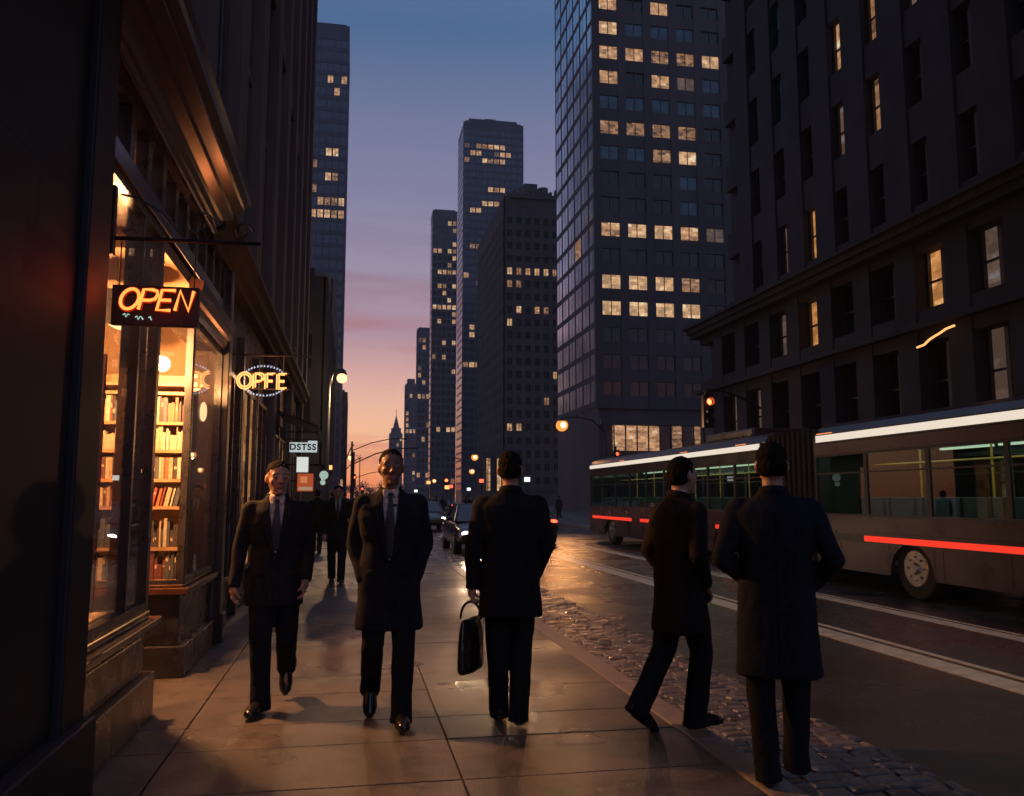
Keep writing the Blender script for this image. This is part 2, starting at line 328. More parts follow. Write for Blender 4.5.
# ================================================================ towers
MAXW = 92
def facade_cells(axis, c, a0, a1, z0, z1, st, bw, inset=0):
    """cells of a facade; axis 'y' = faces the camera (plane y=c), 'x' = faces the street (plane x=c)"""
    n = max(1, round((a1-a0)/bw)); w = (a1-a0)/n; nz = max(1, int((z1-z0)/st)); out = []
    for j in range(nz):
        for i in range(n): out.append((axis, c, a0+i*w, a0+(i+1)*w, z0+j*st, z0+(j+1)*st, j, i))
    return out
def add_win(b, cell, mw, ml, mh, dep, sgn):
    ax, c, a0, a1, z0, z1 = cell[:6]
    a0 += mw; a1 -= mw; z0 += ml; z1 -= mh; am = (a0+a1)/2; fr = .04 if dep < .2 else .07
    def bb(u0, u1, v0, v1, d0, d1):
        p, q = sorted((c+sgn*d0, c+sgn*d1))
        if ax == 'y': b.box(u0, u1, p, q, v0, v1)
        else: b.box(p, q, u0, u1, v0, v1)
    b.mi = 0; bb(a0, a1, z0, z1, 0.0, dep*.3)
    b.mi = 1; bb(am-fr/2, am+fr/2, z0, z1, dep*.3+.002, dep*.6)
    b.mi = 0
def tower(name, label, x0, x1, y0, y1, h, wallm, st, bw, mw, ml, mh, dep=.25, rects=(), prob=.02, side='left', sidemat=None, darkm=None, base=4.0, blue=(), z0=0, group=None, wide=None, extra=None, smw=None):
    t = thing(name, label, 'building', (0, 0, 0), group=group)
    w = MB(); w.box(x0, x1, y0, y1, -.1, h)
    sx_, sg = (x0, -1) if side == 'left' else (x1, 1)
    cf = facade_cells('y', y0, x0, x1, base, h-.6*st, st, bw); cs = facade_cells('x', sx_, y0, y1, base, h-.6*st, st, bw)
    def grid(cells, ax, c, sgn, mw=mw, ml=ml, mh=mh, dep=dep):
        if not cells: return
        zs = sorted({c_[4] for c_ in cells}); as_ = sorted({round(c_[2], 4) for c_ in cells}|{round(c_[3], 4) for c_ in cells}); top = max(c_[5] for c_ in cells)
        lo, hi = as_[0], as_[-1]
        def bb(u0, u1, v0, v1, d):
            p, q = sorted((c, c+sgn*d))
            if ax == 'y': w.box(u0, u1, p, q, v0, v1)
            else: w.box(p, q, u0, u1, v0, v1)
        for z in zs:
            bb(lo, hi, z-mh, z+ml, dep*.8)
        bb(lo, hi, top-mh, h+.3, dep*.9)
        for a in as_:
            bb(max(lo-dep, a-mw), min(hi+dep*.5, a+mw), base-.5, h+.4, dep)
    grid(cf, 'y', y0, -1); grid(cs, 'x', sx_, sg, *(smw or (mw, ml, mh, dep)))
    w.box(x0+.5, x1-.5, y0+.5, y1-.5, h, h+1.0)
    w.build('wall', wallm, t)
    if wide is None: wide = False
    allc = [(c_, -1) for c_ in cf]+[(c_, sg) for c_ in cs]; info = []
    for c_, sg_ in allc:
        ax, c, a0, a1, zz0, zz1, j, i = c_
        mid = ((a0+a1)/2, c, (zz0+zz1)/2) if ax == 'y' else (c, (a0+a1)/2, (zz0+zz1)/2)
        px, py = pix(*mid); pyt = pix(mid[0], mid[1], zz1)[1]; pyb = pix(mid[0], mid[1], zz0)[1]; rnd = random.Random(hash((round(mid[0], 1), round(mid[1], 1), round(mid[2], 1)))&0xffff)
        lit = None
        for rc in rects:
            if rc[0] <= px <= rc[2] and (pyt <= (rc[1]+rc[3])/2 < pyb if rc[3]-rc[1] < 1.5*(pyb-pyt) else rc[1] <= py <= rc[3]):
                p = rc[4] if len(rc) > 4 else .9
                if rnd.random() < p: lit = rnd.choice(Ls) if len(rc) < 6 else rc[5]
                break
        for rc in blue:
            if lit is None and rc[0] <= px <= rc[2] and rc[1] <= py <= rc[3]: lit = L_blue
        if lit is None and ax == 'y' and rnd.random() < prob: lit = rnd.choice(Ls+[L_dim])
        dm = (darkm or G_dark) if ax == 'y' else (sidemat or darkm or G_dark)
        vis = 0 <= px <= 1024 and -20 <= py <= 500
        size = 1/max(5, abs(mid[1]))*(3 if lit else 1)*(1 if vis else .001)
        info.append((size, c_, sg_, lit or dm))
    info.sort(key=lambda q: -q[0])
    rest = {}
    for k_, (sz, c_, sg_, m_) in enumerate(info):
        if k_ < MAXW and sz > 1e-4:
            b = MB(); add_win(b, c_, *((mw, ml, mh, dep) if c_[0] == 'y' or not smw else smw), sg_); b.build('window', [m_, M_frame], t)
        else: rest.setdefault(m_.name, (MB(), m_))[0]; add_win(rest[m_.name][0], c_, *((mw, ml, mh, dep) if c_[0] == 'y' or not smw else smw), sg_)
    if rest:
        b = MB(); ms = []
        for nme, (q, m_) in rest.items():
            o_ = len(b.v); b.v += q.v; b.f += [[i+o_ for i in f_] for f_ in q.f]; b.m += [len(ms)+i for i in q.m]; ms += [m_, M_frame]
        b.build('windows', ms, t, kind='stuff')
    if extra: extra(t)
    return t
S = (lambda *a: a)
def b7x(t):
    for lx0, lx1, lm in ((26.6, 31.6, Ls[0]), (33.0, 34.2, Ls[1]), (35.4, 36.2, Ls[1]), (38.5, 41, L_dim), (31.7, 32.9, G_dark), (34.3, 35.3, G_dark), (36.3, 38.4, G_dark)): MB().box(lx0, lx1, 84.55, 84.7, 6.3, 8.9).build('lobby_window', [lm], t)
    for i in range(14): MB().box(26.6+i*1.25, 26.72+i*1.25, 84.40, 84.54, 6.3, 8.9).build('lobby_mullion', M_frame, t)
    MB().box(25.2, 46, 84.3, 84.6, 9.0, 9.6).build('lobby_canopy', M_frame, t)
tower('office_tower', 'huge dark office tower with rows of warm lit windows and a blue glass side', 25.2, 52, 85, 103, 86, M_b['b7'], 2.86, 2.95, .46, .85, .5, .35, base=11.2,
      rects=[S(600, 3, 625, 15), S(650, 3, 672, 15), S(722, 10, 745, 24), S(600, 26, 625, 39), S(600, 46, 748, 66), S(600, 70, 672, 92), S(676, 74, 700, 92, 1, L_dim), S(600, 123, 650, 139, 1, Ls[1]), S(651, 123, 698, 139), S(724, 130, 745, 150),
             S(651, 150, 748, 170), S(600, 224, 697, 240), S(600, 276, 675, 292), S(676, 276, 712, 292, .6), S(600, 304, 675, 319), S(676, 304, 700, 319), S(556, 210, 600, 330, .05, Ls[1])],
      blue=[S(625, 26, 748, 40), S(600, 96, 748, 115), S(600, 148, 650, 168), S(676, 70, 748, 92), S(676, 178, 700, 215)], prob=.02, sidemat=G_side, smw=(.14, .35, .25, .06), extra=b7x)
def b6x(t):
    b = MB()
    for i in range(9): b.box(27.5+i*1.15, 28.1+i*1.15, 151, 152, 57, 58.2+(i % 3)*.5)
    b.box(31, 33.5, 152, 155, 57, 60.5); b.tube([(34.8, 153, 57), (34.8, 153, 60)], 1.0, 10); b.build('roof_plant', M_b['b6'], t)
    MB().box(27.5, 40, 149.2, 150, 56.6, 57.4).build('cornice', M_b['b6'], t); MB().box(27.5, 40, 149.4, 150, 45.6, 46.1).build('string_course', M_b['b6'], t)
tower('masonry_block', 'dark stepped brown masonry block with small lit windows left of the big tower', 26.9, 44, 150, 183, 56.5, M_b['b6'], 2.4, 1.75, .4, .75, .35, .3, base=3,
      rects=[S(503, 271, 562, 281), S(503, 287, 520, 295, .8), S(503, 310, 548, 320), S(506, 324, 516, 333), S(508, 419, 537, 429), S(539, 403, 547, 413), S(545, 368, 560, 376, .6)], prob=.004, extra=b6x)
def b5x(t):
    b = MB(); b.box(31, 45, 231.5, 240, 108, 109.6); b.tube([(34, 233, 109), (36, 233, 110.4), (39, 233, 110.4)], .15, 6); b.build('roof_plant', M_b['b5'], t)
tower('glass_tower', 'tall blue glass tower with pink striped side facing the sunset', 29.4, 46.5, 230, 243, 107.5, M_b['b5'], 2.1, 1.72, .16, .5, .2, .2, base=3,
      rects=[S(478, 146, 505, 153), S(466, 153, 512, 160, .8), S(484, 161, 517, 168, .75), S(488, 189, 507, 196, .7), S(465, 204, 507, 211), S(468, 227, 512, 234, .6), S(468, 241, 497, 250, .6), S(466, 328, 480, 334), S(466, 366, 480, 371), S(466, 255, 500, 300, .15)], prob=.02, darkm=G_blue, sidemat=G_mirror, smw=(.08, .4, .25, .04), extra=b5x)
tower('slate_tower', 'narrow slate grey tower with pale side left of the pink striped glass tower', 27.2, 36, 300, 308, 105, M_b['b4'], 2.6, 1.8, .25, .7, .3, .2, base=3, smw=(.08, .4, .25, .04),
      rects=[S(432, 224, 456, 230, .7), S(432, 251, 456, 257), S(432, 268, 456, 273, .6), S(432, 283, 456, 289), S(432, 304, 456, 310), S(432, 322, 456, 328, .5), S(432, 340, 456, 345, .5), S(434, 388, 456, 393, .6), S(434, 427, 456, 433)], prob=.07, sidemat=G_mirror)
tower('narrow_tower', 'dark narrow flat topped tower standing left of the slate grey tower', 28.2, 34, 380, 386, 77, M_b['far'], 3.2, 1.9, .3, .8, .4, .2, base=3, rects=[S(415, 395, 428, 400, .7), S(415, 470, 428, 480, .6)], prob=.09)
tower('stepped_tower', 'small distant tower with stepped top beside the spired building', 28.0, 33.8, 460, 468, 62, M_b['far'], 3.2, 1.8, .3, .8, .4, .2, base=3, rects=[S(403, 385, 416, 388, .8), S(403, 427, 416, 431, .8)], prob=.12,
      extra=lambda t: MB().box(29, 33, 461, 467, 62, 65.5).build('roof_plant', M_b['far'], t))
def b1x(t):
    b = MB(); b.box(25.2, 31.4, 561, 566, 43, 46.5)
    a = [(26.2, 561.5, 46.4), (30.4, 561.5, 46.4), (30.4, 565.5, 46.4), (26.2, 565.5, 46.4)]; ap = (28.3, 563.5, 55.5)
    for i in range(4): b.quad(a[i], a[(i+1) % 4], ap)
    b.quad(*a[::-1]); b.tube([(28.3, 563.5, 55), (28.3, 563.5, 59)], .15, 6); b.build('spire', M_b['far'], t)
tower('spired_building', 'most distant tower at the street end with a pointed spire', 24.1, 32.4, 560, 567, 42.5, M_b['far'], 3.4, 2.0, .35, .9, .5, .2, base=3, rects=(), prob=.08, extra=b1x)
# left side
tower('left_tower', 'tall blue black tower on the left with lit windows and pale blue top band', -26, -2.65, 180, 200, 104, M_b['b5'], 2.75, 1.45, .16, .7, .3, .2, base=5, side='right', darkm=G_blue,
      rects=[S(326, 55, 332, 64), S(312, 55, 320, 63), S(344, 53, 350, 67), S(329, 76, 346, 81), S(326, 84, 343, 93), S(323, 145, 338, 151), S(323, 154, 332, 164), S(300, 154, 315, 164, .7), S(322, 167, 340, 177), S(300, 180, 316, 190), S(320, 192, 343, 203), S(320, 206, 343, 217), S(305, 214, 316, 218)],
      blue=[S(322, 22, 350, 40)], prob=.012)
tower('tan_building', 'slim tan masonry building below the tall blue tower on the left', -12, -1.95, 70, 92, 19, M_b['tan'], 3.1, 1.9, .55, 1.0, .5, .2, base=3.4, side='right', prob=.03)
tower('brown_rowhouse', 'low dark building between the stone block and tan building on the left', -10, -1.55, 42.5, 66, 12, M_b['b8'], 3.2, 2.0, .5, 1.0, .5, .2, base=3.6, side='right', rects=[S(318, 400, 340, 480, .35)], prob=.1)
tower('added_rear_block', 'broad dark block added behind the tall blue tower on the left to block sky reflections', -42, -7, 206, 240, 45, M_b['far'], 3.2, 2.4, .5, 1, .5, .2, base=3, side='right', prob=.02)  # put in to block sunset reflections in the office tower's side glass
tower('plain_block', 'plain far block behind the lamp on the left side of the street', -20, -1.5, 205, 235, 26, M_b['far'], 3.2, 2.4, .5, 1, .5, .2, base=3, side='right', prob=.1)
# right street wall
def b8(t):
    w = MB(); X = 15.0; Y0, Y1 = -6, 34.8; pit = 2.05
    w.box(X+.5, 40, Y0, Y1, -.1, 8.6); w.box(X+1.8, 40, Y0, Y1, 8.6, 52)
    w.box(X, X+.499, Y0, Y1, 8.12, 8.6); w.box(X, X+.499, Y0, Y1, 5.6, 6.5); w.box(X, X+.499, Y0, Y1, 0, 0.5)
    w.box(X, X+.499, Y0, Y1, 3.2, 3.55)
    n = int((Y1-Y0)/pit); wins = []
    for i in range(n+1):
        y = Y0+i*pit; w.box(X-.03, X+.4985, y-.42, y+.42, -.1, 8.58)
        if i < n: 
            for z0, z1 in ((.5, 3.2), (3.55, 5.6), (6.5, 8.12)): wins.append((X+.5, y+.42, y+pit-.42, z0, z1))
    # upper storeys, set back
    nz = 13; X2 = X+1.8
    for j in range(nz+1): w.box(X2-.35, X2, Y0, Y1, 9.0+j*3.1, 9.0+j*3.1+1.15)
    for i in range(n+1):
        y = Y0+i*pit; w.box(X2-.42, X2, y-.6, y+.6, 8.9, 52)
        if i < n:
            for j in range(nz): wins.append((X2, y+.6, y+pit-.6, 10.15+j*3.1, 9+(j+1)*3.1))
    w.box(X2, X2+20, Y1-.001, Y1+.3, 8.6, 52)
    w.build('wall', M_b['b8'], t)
    c = MB()
    MB().box(X-.28, X+2, Y0-.1, Y1+.14, 5.95, 6.1).build('string_course', M_b['b8'], t)
    for p, z0, z1 in ((.55, 8.60, 8.8), (.4, 8.4, 8.604), (.7, 8.796, 8.9)): c.box(X-p, X+2, Y0-.1, Y1+p*.5, z0, z1-.003)
    c.build('cornice', M_b['b8'], t)
    litd = {('A', 12): L_amber, ('A', 11): L_dim, ('A', 15): L_amber, ('A', 16): L_dim, ('B', 11): L_dim, ('B', 18): L_dim, ('B', 17): L_dim, ('C', 11): L_dim,
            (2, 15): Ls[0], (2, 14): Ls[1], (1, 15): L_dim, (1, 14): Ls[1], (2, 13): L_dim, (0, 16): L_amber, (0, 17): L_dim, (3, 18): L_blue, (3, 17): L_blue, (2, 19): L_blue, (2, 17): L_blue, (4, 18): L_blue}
    info = []
    for (x, y0, y1, z0, z1) in wins:
        px, py = pix(x, (y0+y1)/2, (z0+z1)/2); m_ = G_dark
        ii = int(((y0+y1)/2+6)/pit); lv = 'A' if abs(z0-6.5) < .01 else 'B' if abs(z0-3.55) < .01 else 'C' if z0 < 1 else round((z0-10.15)/3.1)
        m_ = litd.get((lv, ii), m_)
        info.append((-(1000 if m_ is not G_dark else 0)-(1/(max(1, y0)) if 600 < px < 1040 and -20 < py < 560 else -9), x, y0, y1, z0, z1, m_))
    info.sort(key=lambda q: q[0]); b = MB(); ms = [G_dark, M_frame]
    for k_, (_, x, y0, y1, z0, z1, m_) in enumerate(info):
        q = MB() if k_ < 95 else b
        q.mi = 0; q.box(x-.03, x-.002, y0, y1, z0, z1); q.mi = 1; ym = (y0+y1)/2; zm = z0+(z1-z0)*.5
        q.box(x-.10, x-.031, ym-.06, ym+.06, z0, z1); q.box(x-.08, x-.032, y0, ym-.061, zm-.03, zm+.03); q.box(x-.08, x-.032, ym+.061, y1, zm-.03, zm+.03); q.box(x-.14, x-.031, y0, y0+.06, z0, z1); q.box(x-.14, x-.031, y1-.06, y1, z0, z1)
        if k_ < 95: q.build('window', [m_, M_frame], t)
    b.build('windows', ms, t, kind='stuff')
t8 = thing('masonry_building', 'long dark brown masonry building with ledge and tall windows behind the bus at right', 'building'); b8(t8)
# low terminal building row behind far traffic
tower('corner_shop', 'low distant shop building with tall lit panes under the two orange street lamps', 22.8, 26.6, 146, 149, 9, M_b['b6'], 6.4, 1.0, .12, .4, .4, .2, base=2.2, rects=[S(480, 455, 520, 496, .9)], prob=.2)
# ================================================================ left street wall with the bookshop
W0 = -1.38
M_pier = mat('black_pier_paint', (.012, .014, .020), .62, var=.2, scale=3)
t = thing('stone_building', 'tall stone building on the left with the warm lit bookshop at street level', 'building')
w = MB()
w.box(-14, W0-.02, -6, 24.0, 4.3, 46)                                     # upper wall
for y in [-5+2.05*i for i in range(15)]:
    if y < 23.9: w.box(W0-.02, W0+.12, y-.28, y+.28, 4.45, 46)
for z in (9.2, 15.5, 22, 28.5, 35):
    w.box(W0-.02, W0+.05, -6, 24, z, z+.5)
w.box(W0-.3, W0+.0, 9.42, 9.95, 0, 4.29); w.box(W0-.3, W0+.04, 15.1, 15.6, 0, 4.29); w.box(W0-.3, W0+.04, 19.4, 20, 0, 4.29); w.box(W0-.3, W0+.04, 23.5, 24, 0, 4.29)
w.box(-14, W0-.301, 14.4, 14.6, 0, 4.29); w.box(-14, -6.2, -6, 24, 0, 4.29); w.box(-14, W0-.31, 23.7, 24, 0, 4.29)
w.build('wall', M_stoneL, t)
# upper windows in the recesses
for i in range(14):
    y = -5+2.05*i
    for z in (5.2, 10.6, 16.9, 23.4):
        if y > 2 and z < 20 or y > 10:
            b = MB(); b.box(W0-.019, W0-.005, y+.62, y+1.43, z, z+2.9); b.mi = 1; b.box(W0-.0049, W0+.03, y+.98, y+1.06, z, z+2.9); b.box(W0-.0048, W0+.028, y+.62, y+1.43, z+1.5, z+1.58); b.build('window', [G_dark, M_frame], t)
# near pier
p = MB(); p.box(-3, W0+.07, -6, 4.62, 0.0, 4.29); p.box(W0-.3, W0+.11, 4.3, 4.66, 0.001, 4.288); p.box(W0-.3, W0+.16, -6, 4.70, 0.002, .42)
p.build('pier', M_pier, t, bevel=.012)
# bulkhead under the first display window, sill and plinth
p = MB(); p.box(W0-.32, W0-.01, 4.66, 6.42, .3, .62); p.box(W0-.32, W0+.06, 4.70, 6.47, 0, .299); p.box(W0-.02, W0+.012, 4.85, 6.25, .36, .56); p.build('bulkhead', M_paint, t, bevel=.01)
p = MB(); p.box(W0-.34, W0+.085, 4.66, 6.50, .621, .67); p.box(W0-.30, W0+.02, 4.66, 6.42, .671, .72); p.build('sill', M_paintR, t, bevel=.01)
def frame_y(x, y0, y1, z0, z1, th=.06, d=.07, mid=()):
    b = MB(); b.box(x-d, x, y0, y0+th, z0, z1); b.box(x-d, x, y1-th, y1, z0, z1); b.box(x-d+.002, x-.002, y0+th, y1-th, z0, z0+th); b.box(x-d+.002, x-.002, y0+th, y1-th, z1-th, z1)
    for m_ in mid: b.box(x-d+.004, x-.004, m_-.02, m_+.02, z0+th, z1-th)
    return b
fw = frame_y(W0, 4.66, 6.42, .72, 3.42, mid=(5.85,)).build('display_window', M_paint, t)
MB().box(W0-.04, W0-.032, 4.72, 6.36, .78, 3.36).build('pane', M_glass, fw)
# clerestory
p = MB(); p.box(W0-.3, W0+.02, 4.62, 9.42, 3.42, 3.56); p.build('transom_beam', M_paintR, t, bevel=.008)
ft = frame_y(W0-.02, 4.66, 9.42, 3.56, 4.0, th=.05, mid=()).build('transom_window', M_paint, t)
y = 5.03
while y < 9.2: MB().box(W0-.10, W0-.018, y-.055, y+.055, 3.6, 3.96).build('mullion', M_paint, ft); y += .46
MB().box(W0-.07, W0-.062, 4.7, 9.38, 3.6, 3.96).build('pane', M_glass, ft)
# cornice with several mouldings
prof = [(W0-.3, 4.0), (W0+.03, 4.0), (W0+.035, 4.035), (W0+.06, 4.05), (W0+.065, 4.09), (W0+.10, 4.11), (W0+.11, 4.16), (W0+.19, 4.185), (W0+.20, 4.235), (W0+.29, 4.255), (W0+.30, 4.30), (W0+.35, 4.32), (W0+.36, 4.37), (W0+.38, 4.42), (W0+.36, 4.47), (W0-.3, 4.5)]
MB().prism(prof, 'y', 2.6, 8.4).build('cornice', M_paintR, t)
prof2 = [(W0-.3, 3.98), (W0+.02, 3.98), (W0+.03, 4.05), (W0+.12, 4.09), (W0+.13, 4.2), (W0+.2, 4.24), (W0+.2, 4.32), (W0-.3, 4.36)]
MB().prism(prof2, 'y', 8.41, 24.0).build('string_course', M_stone, t)
b = MB(); b.prism([(W0+.0, 3.1), (W0+.015, 3.06), (W0+.04, 3.10), (W0+.05, 3.15), (W0+.075, 3.17), (W0+.085, 3.22), (W0+.11, 3.25), (W0+.12, 3.32), (W0, 3.36)], 'y', 7.4, 9.4); b.build('fascia_moulding', M_paintR, t)
# vestibule
VX = -3.0
p = MB(); p.box(VX-.1, VX, 6.42, 7.75, 0, 3.42); p.build('vestibule_wall', M_paint, t)
p = MB(); p.box(VX+.01, VX+.05, 6.62, 7.5, .02, 2.3); p.build('shop_door', M_paint, t)
MB().box(VX, W0-.01, 6.43, 7.73, 3.30, 3.40).build('vestibule_ceiling', M_inner, t)
p = MB(); p.box(VX, W0-.02, 6.40, 6.44, .0, .72); p.build('vestibule_bulkhead', M_paint, t)
b = MB(); b.box(VX, VX+.05, 6.36, 6.42, .73, 3.41); b.box(W0-.075, W0-.002, 6.421, 6.45, .73, 3.41)
fr = b.build('side_window', M_paint, t); MB().box(VX+.05, -1.64, 6.385, 6.392, .73, 3.41).build('pane', M_glass, fr); MB().box(-1.635, W0-.08, 6.37, 6.41, .73, 3.41).build('side_panel', M_paint, t)
# second bay, return window facing the camera and front window
p = MB(); p.box(VX, W0-.03, 7.75, 8.05, .26, .68); p.box(W0-.33, W0-.03, 8.051, 9.42, .26, .68); p.box(VX, W0+.03, 7.70, 9.42, 0, .259); p.build('bulkhead', M_paint, t, bevel=.008)
p = MB(); p.box(VX, W0+.05, 7.69, 9.42, .681, .74); p.box(VX, W0+.0, 7.72, 9.42, .741, .765); p.build('sill', M_paintR, t, bevel=.008)
b = MB(); b.box(W0-.05, W0-.004, 7.73, 7.775, .766, 3.05); b.box(VX, W0-.051, 7.73, 7.77, 3.0, 3.42); b.box(VX, W0-.051, 7.734, 7.766, .766, .80)
fr = b.build('return_window', M_paint, t); MB().box(VX, W0-.05, 7.752, 7.758, .79, 3.0).build('pane', M_glass, fr)
fr = frame_y(W0, 7.776, 9.42, .766, 3.05, th=.045).build('display_window', M_paint, t); MB().box(W0-.035, W0-.028, 7.82, 9.38, .80, 3.0).build('pane', M_glass, fr)
p = MB(); p.box(W0-.3, W0+.0, 7.74, 9.42, 3.051, 3.419); p.build('signboard', M_paint, t)
p = MB(); p.box(W0-.29, W0+.07, 9.421, 9.60, .0, 3.95); p.box(W0-.29, W0+.10, 9.422, 9.65, 0.001, .3); p.build('pilaster', M_paint, t, bevel=.01)
# rooms behind the glass
p = MB(); p.box(-6.2, W0-.08, 4.3, 6.38, -.01, .45); p.box(-6.2, W0-.33, 7.78, 9.6, -.01, .45); p.box(-6.2, VX-.11, 6.38, 7.78, -.01, .2); p.build('shop_floor', M_floorin, t)
p = MB(); p.box(-4.2, -4.1, 4.62, 9.6, .4, 4.0); p.box(-4.1, W0-.31, 9.6, 9.7, .4, 4.0); p.box(-4.1, W0-.31, 4.5, 4.61, .4, 4.0); p.build('shop_wall', M_inner, t)
MB().box(-4.1, W0-.31, 4.62, 9.6, 4.0, 4.08).build('shop_ceiling', M_inner, t)
# further shopfronts down the street
M_shopglow = room('warm_shop_interior', (.95, .42, .14), .38, 1.2, 4, .08)
for (y0, y1, zt, m_) in ((10.15, 11.5, 3.0, G_dark), (11.75, 13.3, 3.0, M_shopglow), (13.5, 14.9, 3.0, G_dark), (15.8, 17.3, 2.7, M_shopglow), (17.6, 19.2, 2.7, M_shopglow), (20.2, 21.7, 2.6, G_dark), (21.9, 23.3, 2.6, M_shopglow)):
    f_ = frame_y(W0-.05, y0, y1, .5, zt, mid=((y0+y1)/2,)).build('display_window', M_paint, t); MB().box(W0-.11, W0-.10, y0+.05, y1-.05, .55, zt-.05).build('pane', m_, f_)
p = MB(); p.box(W0-.4, W0-.12, 9.96, 23.49, 0, .499); p.box(W0-.4, W0-.12, 9.96, 23.49, 3.0, 4.28); 
for y in (10.05, 11.62, 13.4, 15.0, 15.7, 17.45, 19.3, 20.1, 21.8): p.box(W0-.4, W0-.04, y-.08, y+.08, .0, 3.6)
p.build('shopfront_panelling', M_paint, t, bevel=.006)
# awning over a farther shop
a = thing('awning', 'small dark fabric awning above the lit number sign', 'awning', (W0, 17.0, 0))
MB().prism([(0, 3.1), (.75, 2.82), (.75, 2.66), (.73, 2.66), (.73, 2.80), (0, 3.06)], 'y', -.9, 1.3).build('canopy', mat('awning_cloth', (.02, .025, .03), .9), a)
[MB().tube([(0, ay, 2.7), (.72, ay, 2.7)], .012, 6).build('arm', M_steel, a) for ay in (-.8, 1.2)]

# ================================================================ shop contents
def coloured(i): 
    return mat('book_cloth', [(.36, .25, .15), (.24, .05, .03), (.03, .027, .03), (.42, .33, .22), (.05, .065, .08), (.28, .11, .05), (.48, .4, .3), (.11, .03, .03)][i], .6, var=.25, scale=30)
M_book = [coloured(i) for i in range(8)]; BN = ['tan', 'red', 'black', 'cream', 'slate', 'orange', 'pale', 'maroon']
M_page = mat('book_pages', (.5, .42, .3), .9)
def bookcase(name, label, x0, x1, yf, yb, zs, rz=0):
    t = thing(name, label, 'bookcase', ((x0+x1)/2, yf, .45)); ox, oy = (x0+x1)/2, yf
    b = MB(); b.box(x0-ox-.03, x0-ox, 0, yb-yf, 0, zs[-1]-.45+.1); b.box(x1-ox, x1-ox+.03, 0, yb-yf, 0, zs[-1]-.45+.1); b.box(x0-ox, x1-ox, yb-yf-.02, yb-yf, 0, zs[-1]-.45+.1); b.build('carcass', M_wood, t)
    for z in zs: MB().box(x0-ox+.001, x1-ox-.001, 0, yb-yf-.021, z-.45-.028, z-.45).build('shelf', M_wood, t)
    return t
SH = [.78, 1.06, 1.42, 1.66, 1.92, 2.17, 2.44]
NM = ['bottom', 'sixth', 'fifth', 'fourth', 'third', 'second', 'top']
bookcase('bookcase', 'tall warm wood bookcase full of books behind the return window of the bookshop', -2.2, -1.45, 8.02, 8.30, SH+[2.52])
rb = random.Random(3)
def book(x, y, z, w, h, d, ci, lean, label, group, along='x', flat=False):
    b = MB()
    b.box(0, w, 0, .004, 0, h); b.box(0, .003, .004, d, 0, h); b.box(w-.003, w, .004, d, 0, h); b.mi = 1; b.box(.0031, w-.0031, .0041, d-.004, .004, h-.004)
    b.mi = 0; b.box(.0001, w-.0001, -.001, -.0001, h*.78, h*.8); b.mi = 1 if rb.random() < .4 else 0; t_ = rb.uniform(.3, .7); b.box(w*.2, w*.8, -.0016, -.0011, h*t_, h*(t_+rb.uniform(.08, .2)))
    o = b.build('book', [M_book[ci], M_page]); o.location = (x, y, z)
    o.rotation_euler = (0, lean, 0) if along == 'x' else (0, 0, R(90))
    o['label'] = label; o['category'] = 'book'; o['group'] = group
    return o
for si, z in enumerate(SH[:-1]):
    x = -2.17; 
    while x < -1.48:
        w = rb.uniform(.010, .038); H = SH[si+1]-z
        h = min(H-.03, rb.uniform(.13, .26)) if si != 3 else H-.07
        ci = rb.choice([0, 3, 6, 0, 5] if si == 4 else [2, 4, 7, 2, 3] if si in (0, 1) else [0, 1, 2, 3, 4, 5, 6, 7])
        if x+w > -1.455: break
        lean = 0
        if si == 2 and x > -1.75: lean = R(12); h = .17
        book(x+(0 if not lean else 0), 8.04+rb.uniform(0, .03), z+.001, w, h, .17, ci, lean, f'{BN[ci]} book {"leaning" if lean else "upright"} on the {NM[si]} shelf of the lit bookcase', 'books in the bookcase')
        x += w+(.002 if not lean else .016)
# first room: bookcase along its far wall, seen through the first display window, and a low display
bookcase('bookcase', 'bookcase behind the first display window beside the dark pier', -3.9, -2.2, 9.1, 9.4, [.8, 1.15, 1.5, 1.85, 2.2, 2.55])
for z in (.8, 1.15, 1.5, 1.85, 2.2):
    x = -3.85
    while x < -2.25:
        w = rb.uniform(.03, .06); ci = rb.randrange(8)
        book(x, 9.12, z+.001, w, rb.uniform(.2, .28), .18, ci, 0, f'{BN[ci]} book in the bookcase deep behind the first display window', 'books deep in the shop'); x += w+.004
# narrow wall rack right behind the first window
rk = thing('display_rack', 'narrow lit display rack of prints inside the first display window', 'display rack', (-1.95, 6.02, .45))
b = MB(); b.box(-.32, -.28, 0, .04, 0, 2.0); b.box(.28, .32, 0, .04, 0, 2.0); b.box(-.28, .28, .01, .03, 0, 2.0); b.build('frame', M_wood, rk)
for i, z in enumerate((.4, .78, 1.16, 1.54)):
    MB().box(-.27, .27, -.09, .008, z, z+.02).build('shelf', M_wood, rk)
k = 0
for z in (.42, .80, 1.18, 1.56):
    for x in (-.22, 0.03):
        ci = (k*3+1) % 8; k += 1
        o = MB(); o.box(0, .19, 0, .03, 0, .25); o.mi = 1; o.box(.03, .16, -.002, -.0001, .05, .12)
        q = o.build('book', [M_book[ci], M_page]); q.location = (-1.95+x, 5.95, .45+z+.001); q['category'] = 'book'; q['group'] = 'face-out books on the rack'
        q['label'] = f'{BN[ci]} book facing out on the display rack by the first window, row {["lowest", "lower middle", "upper middle", "topmost"][(k-1)//2]}'
dp = thing('display_step', 'low wooden display step behind the first display window sill', 'display stand', (-1.8, 5.2, .45))
b = MB(); b.box(-.25, .3, -.4, .75, .0, .32); b.build('step_top', M_wood, dp, bevel=.01)
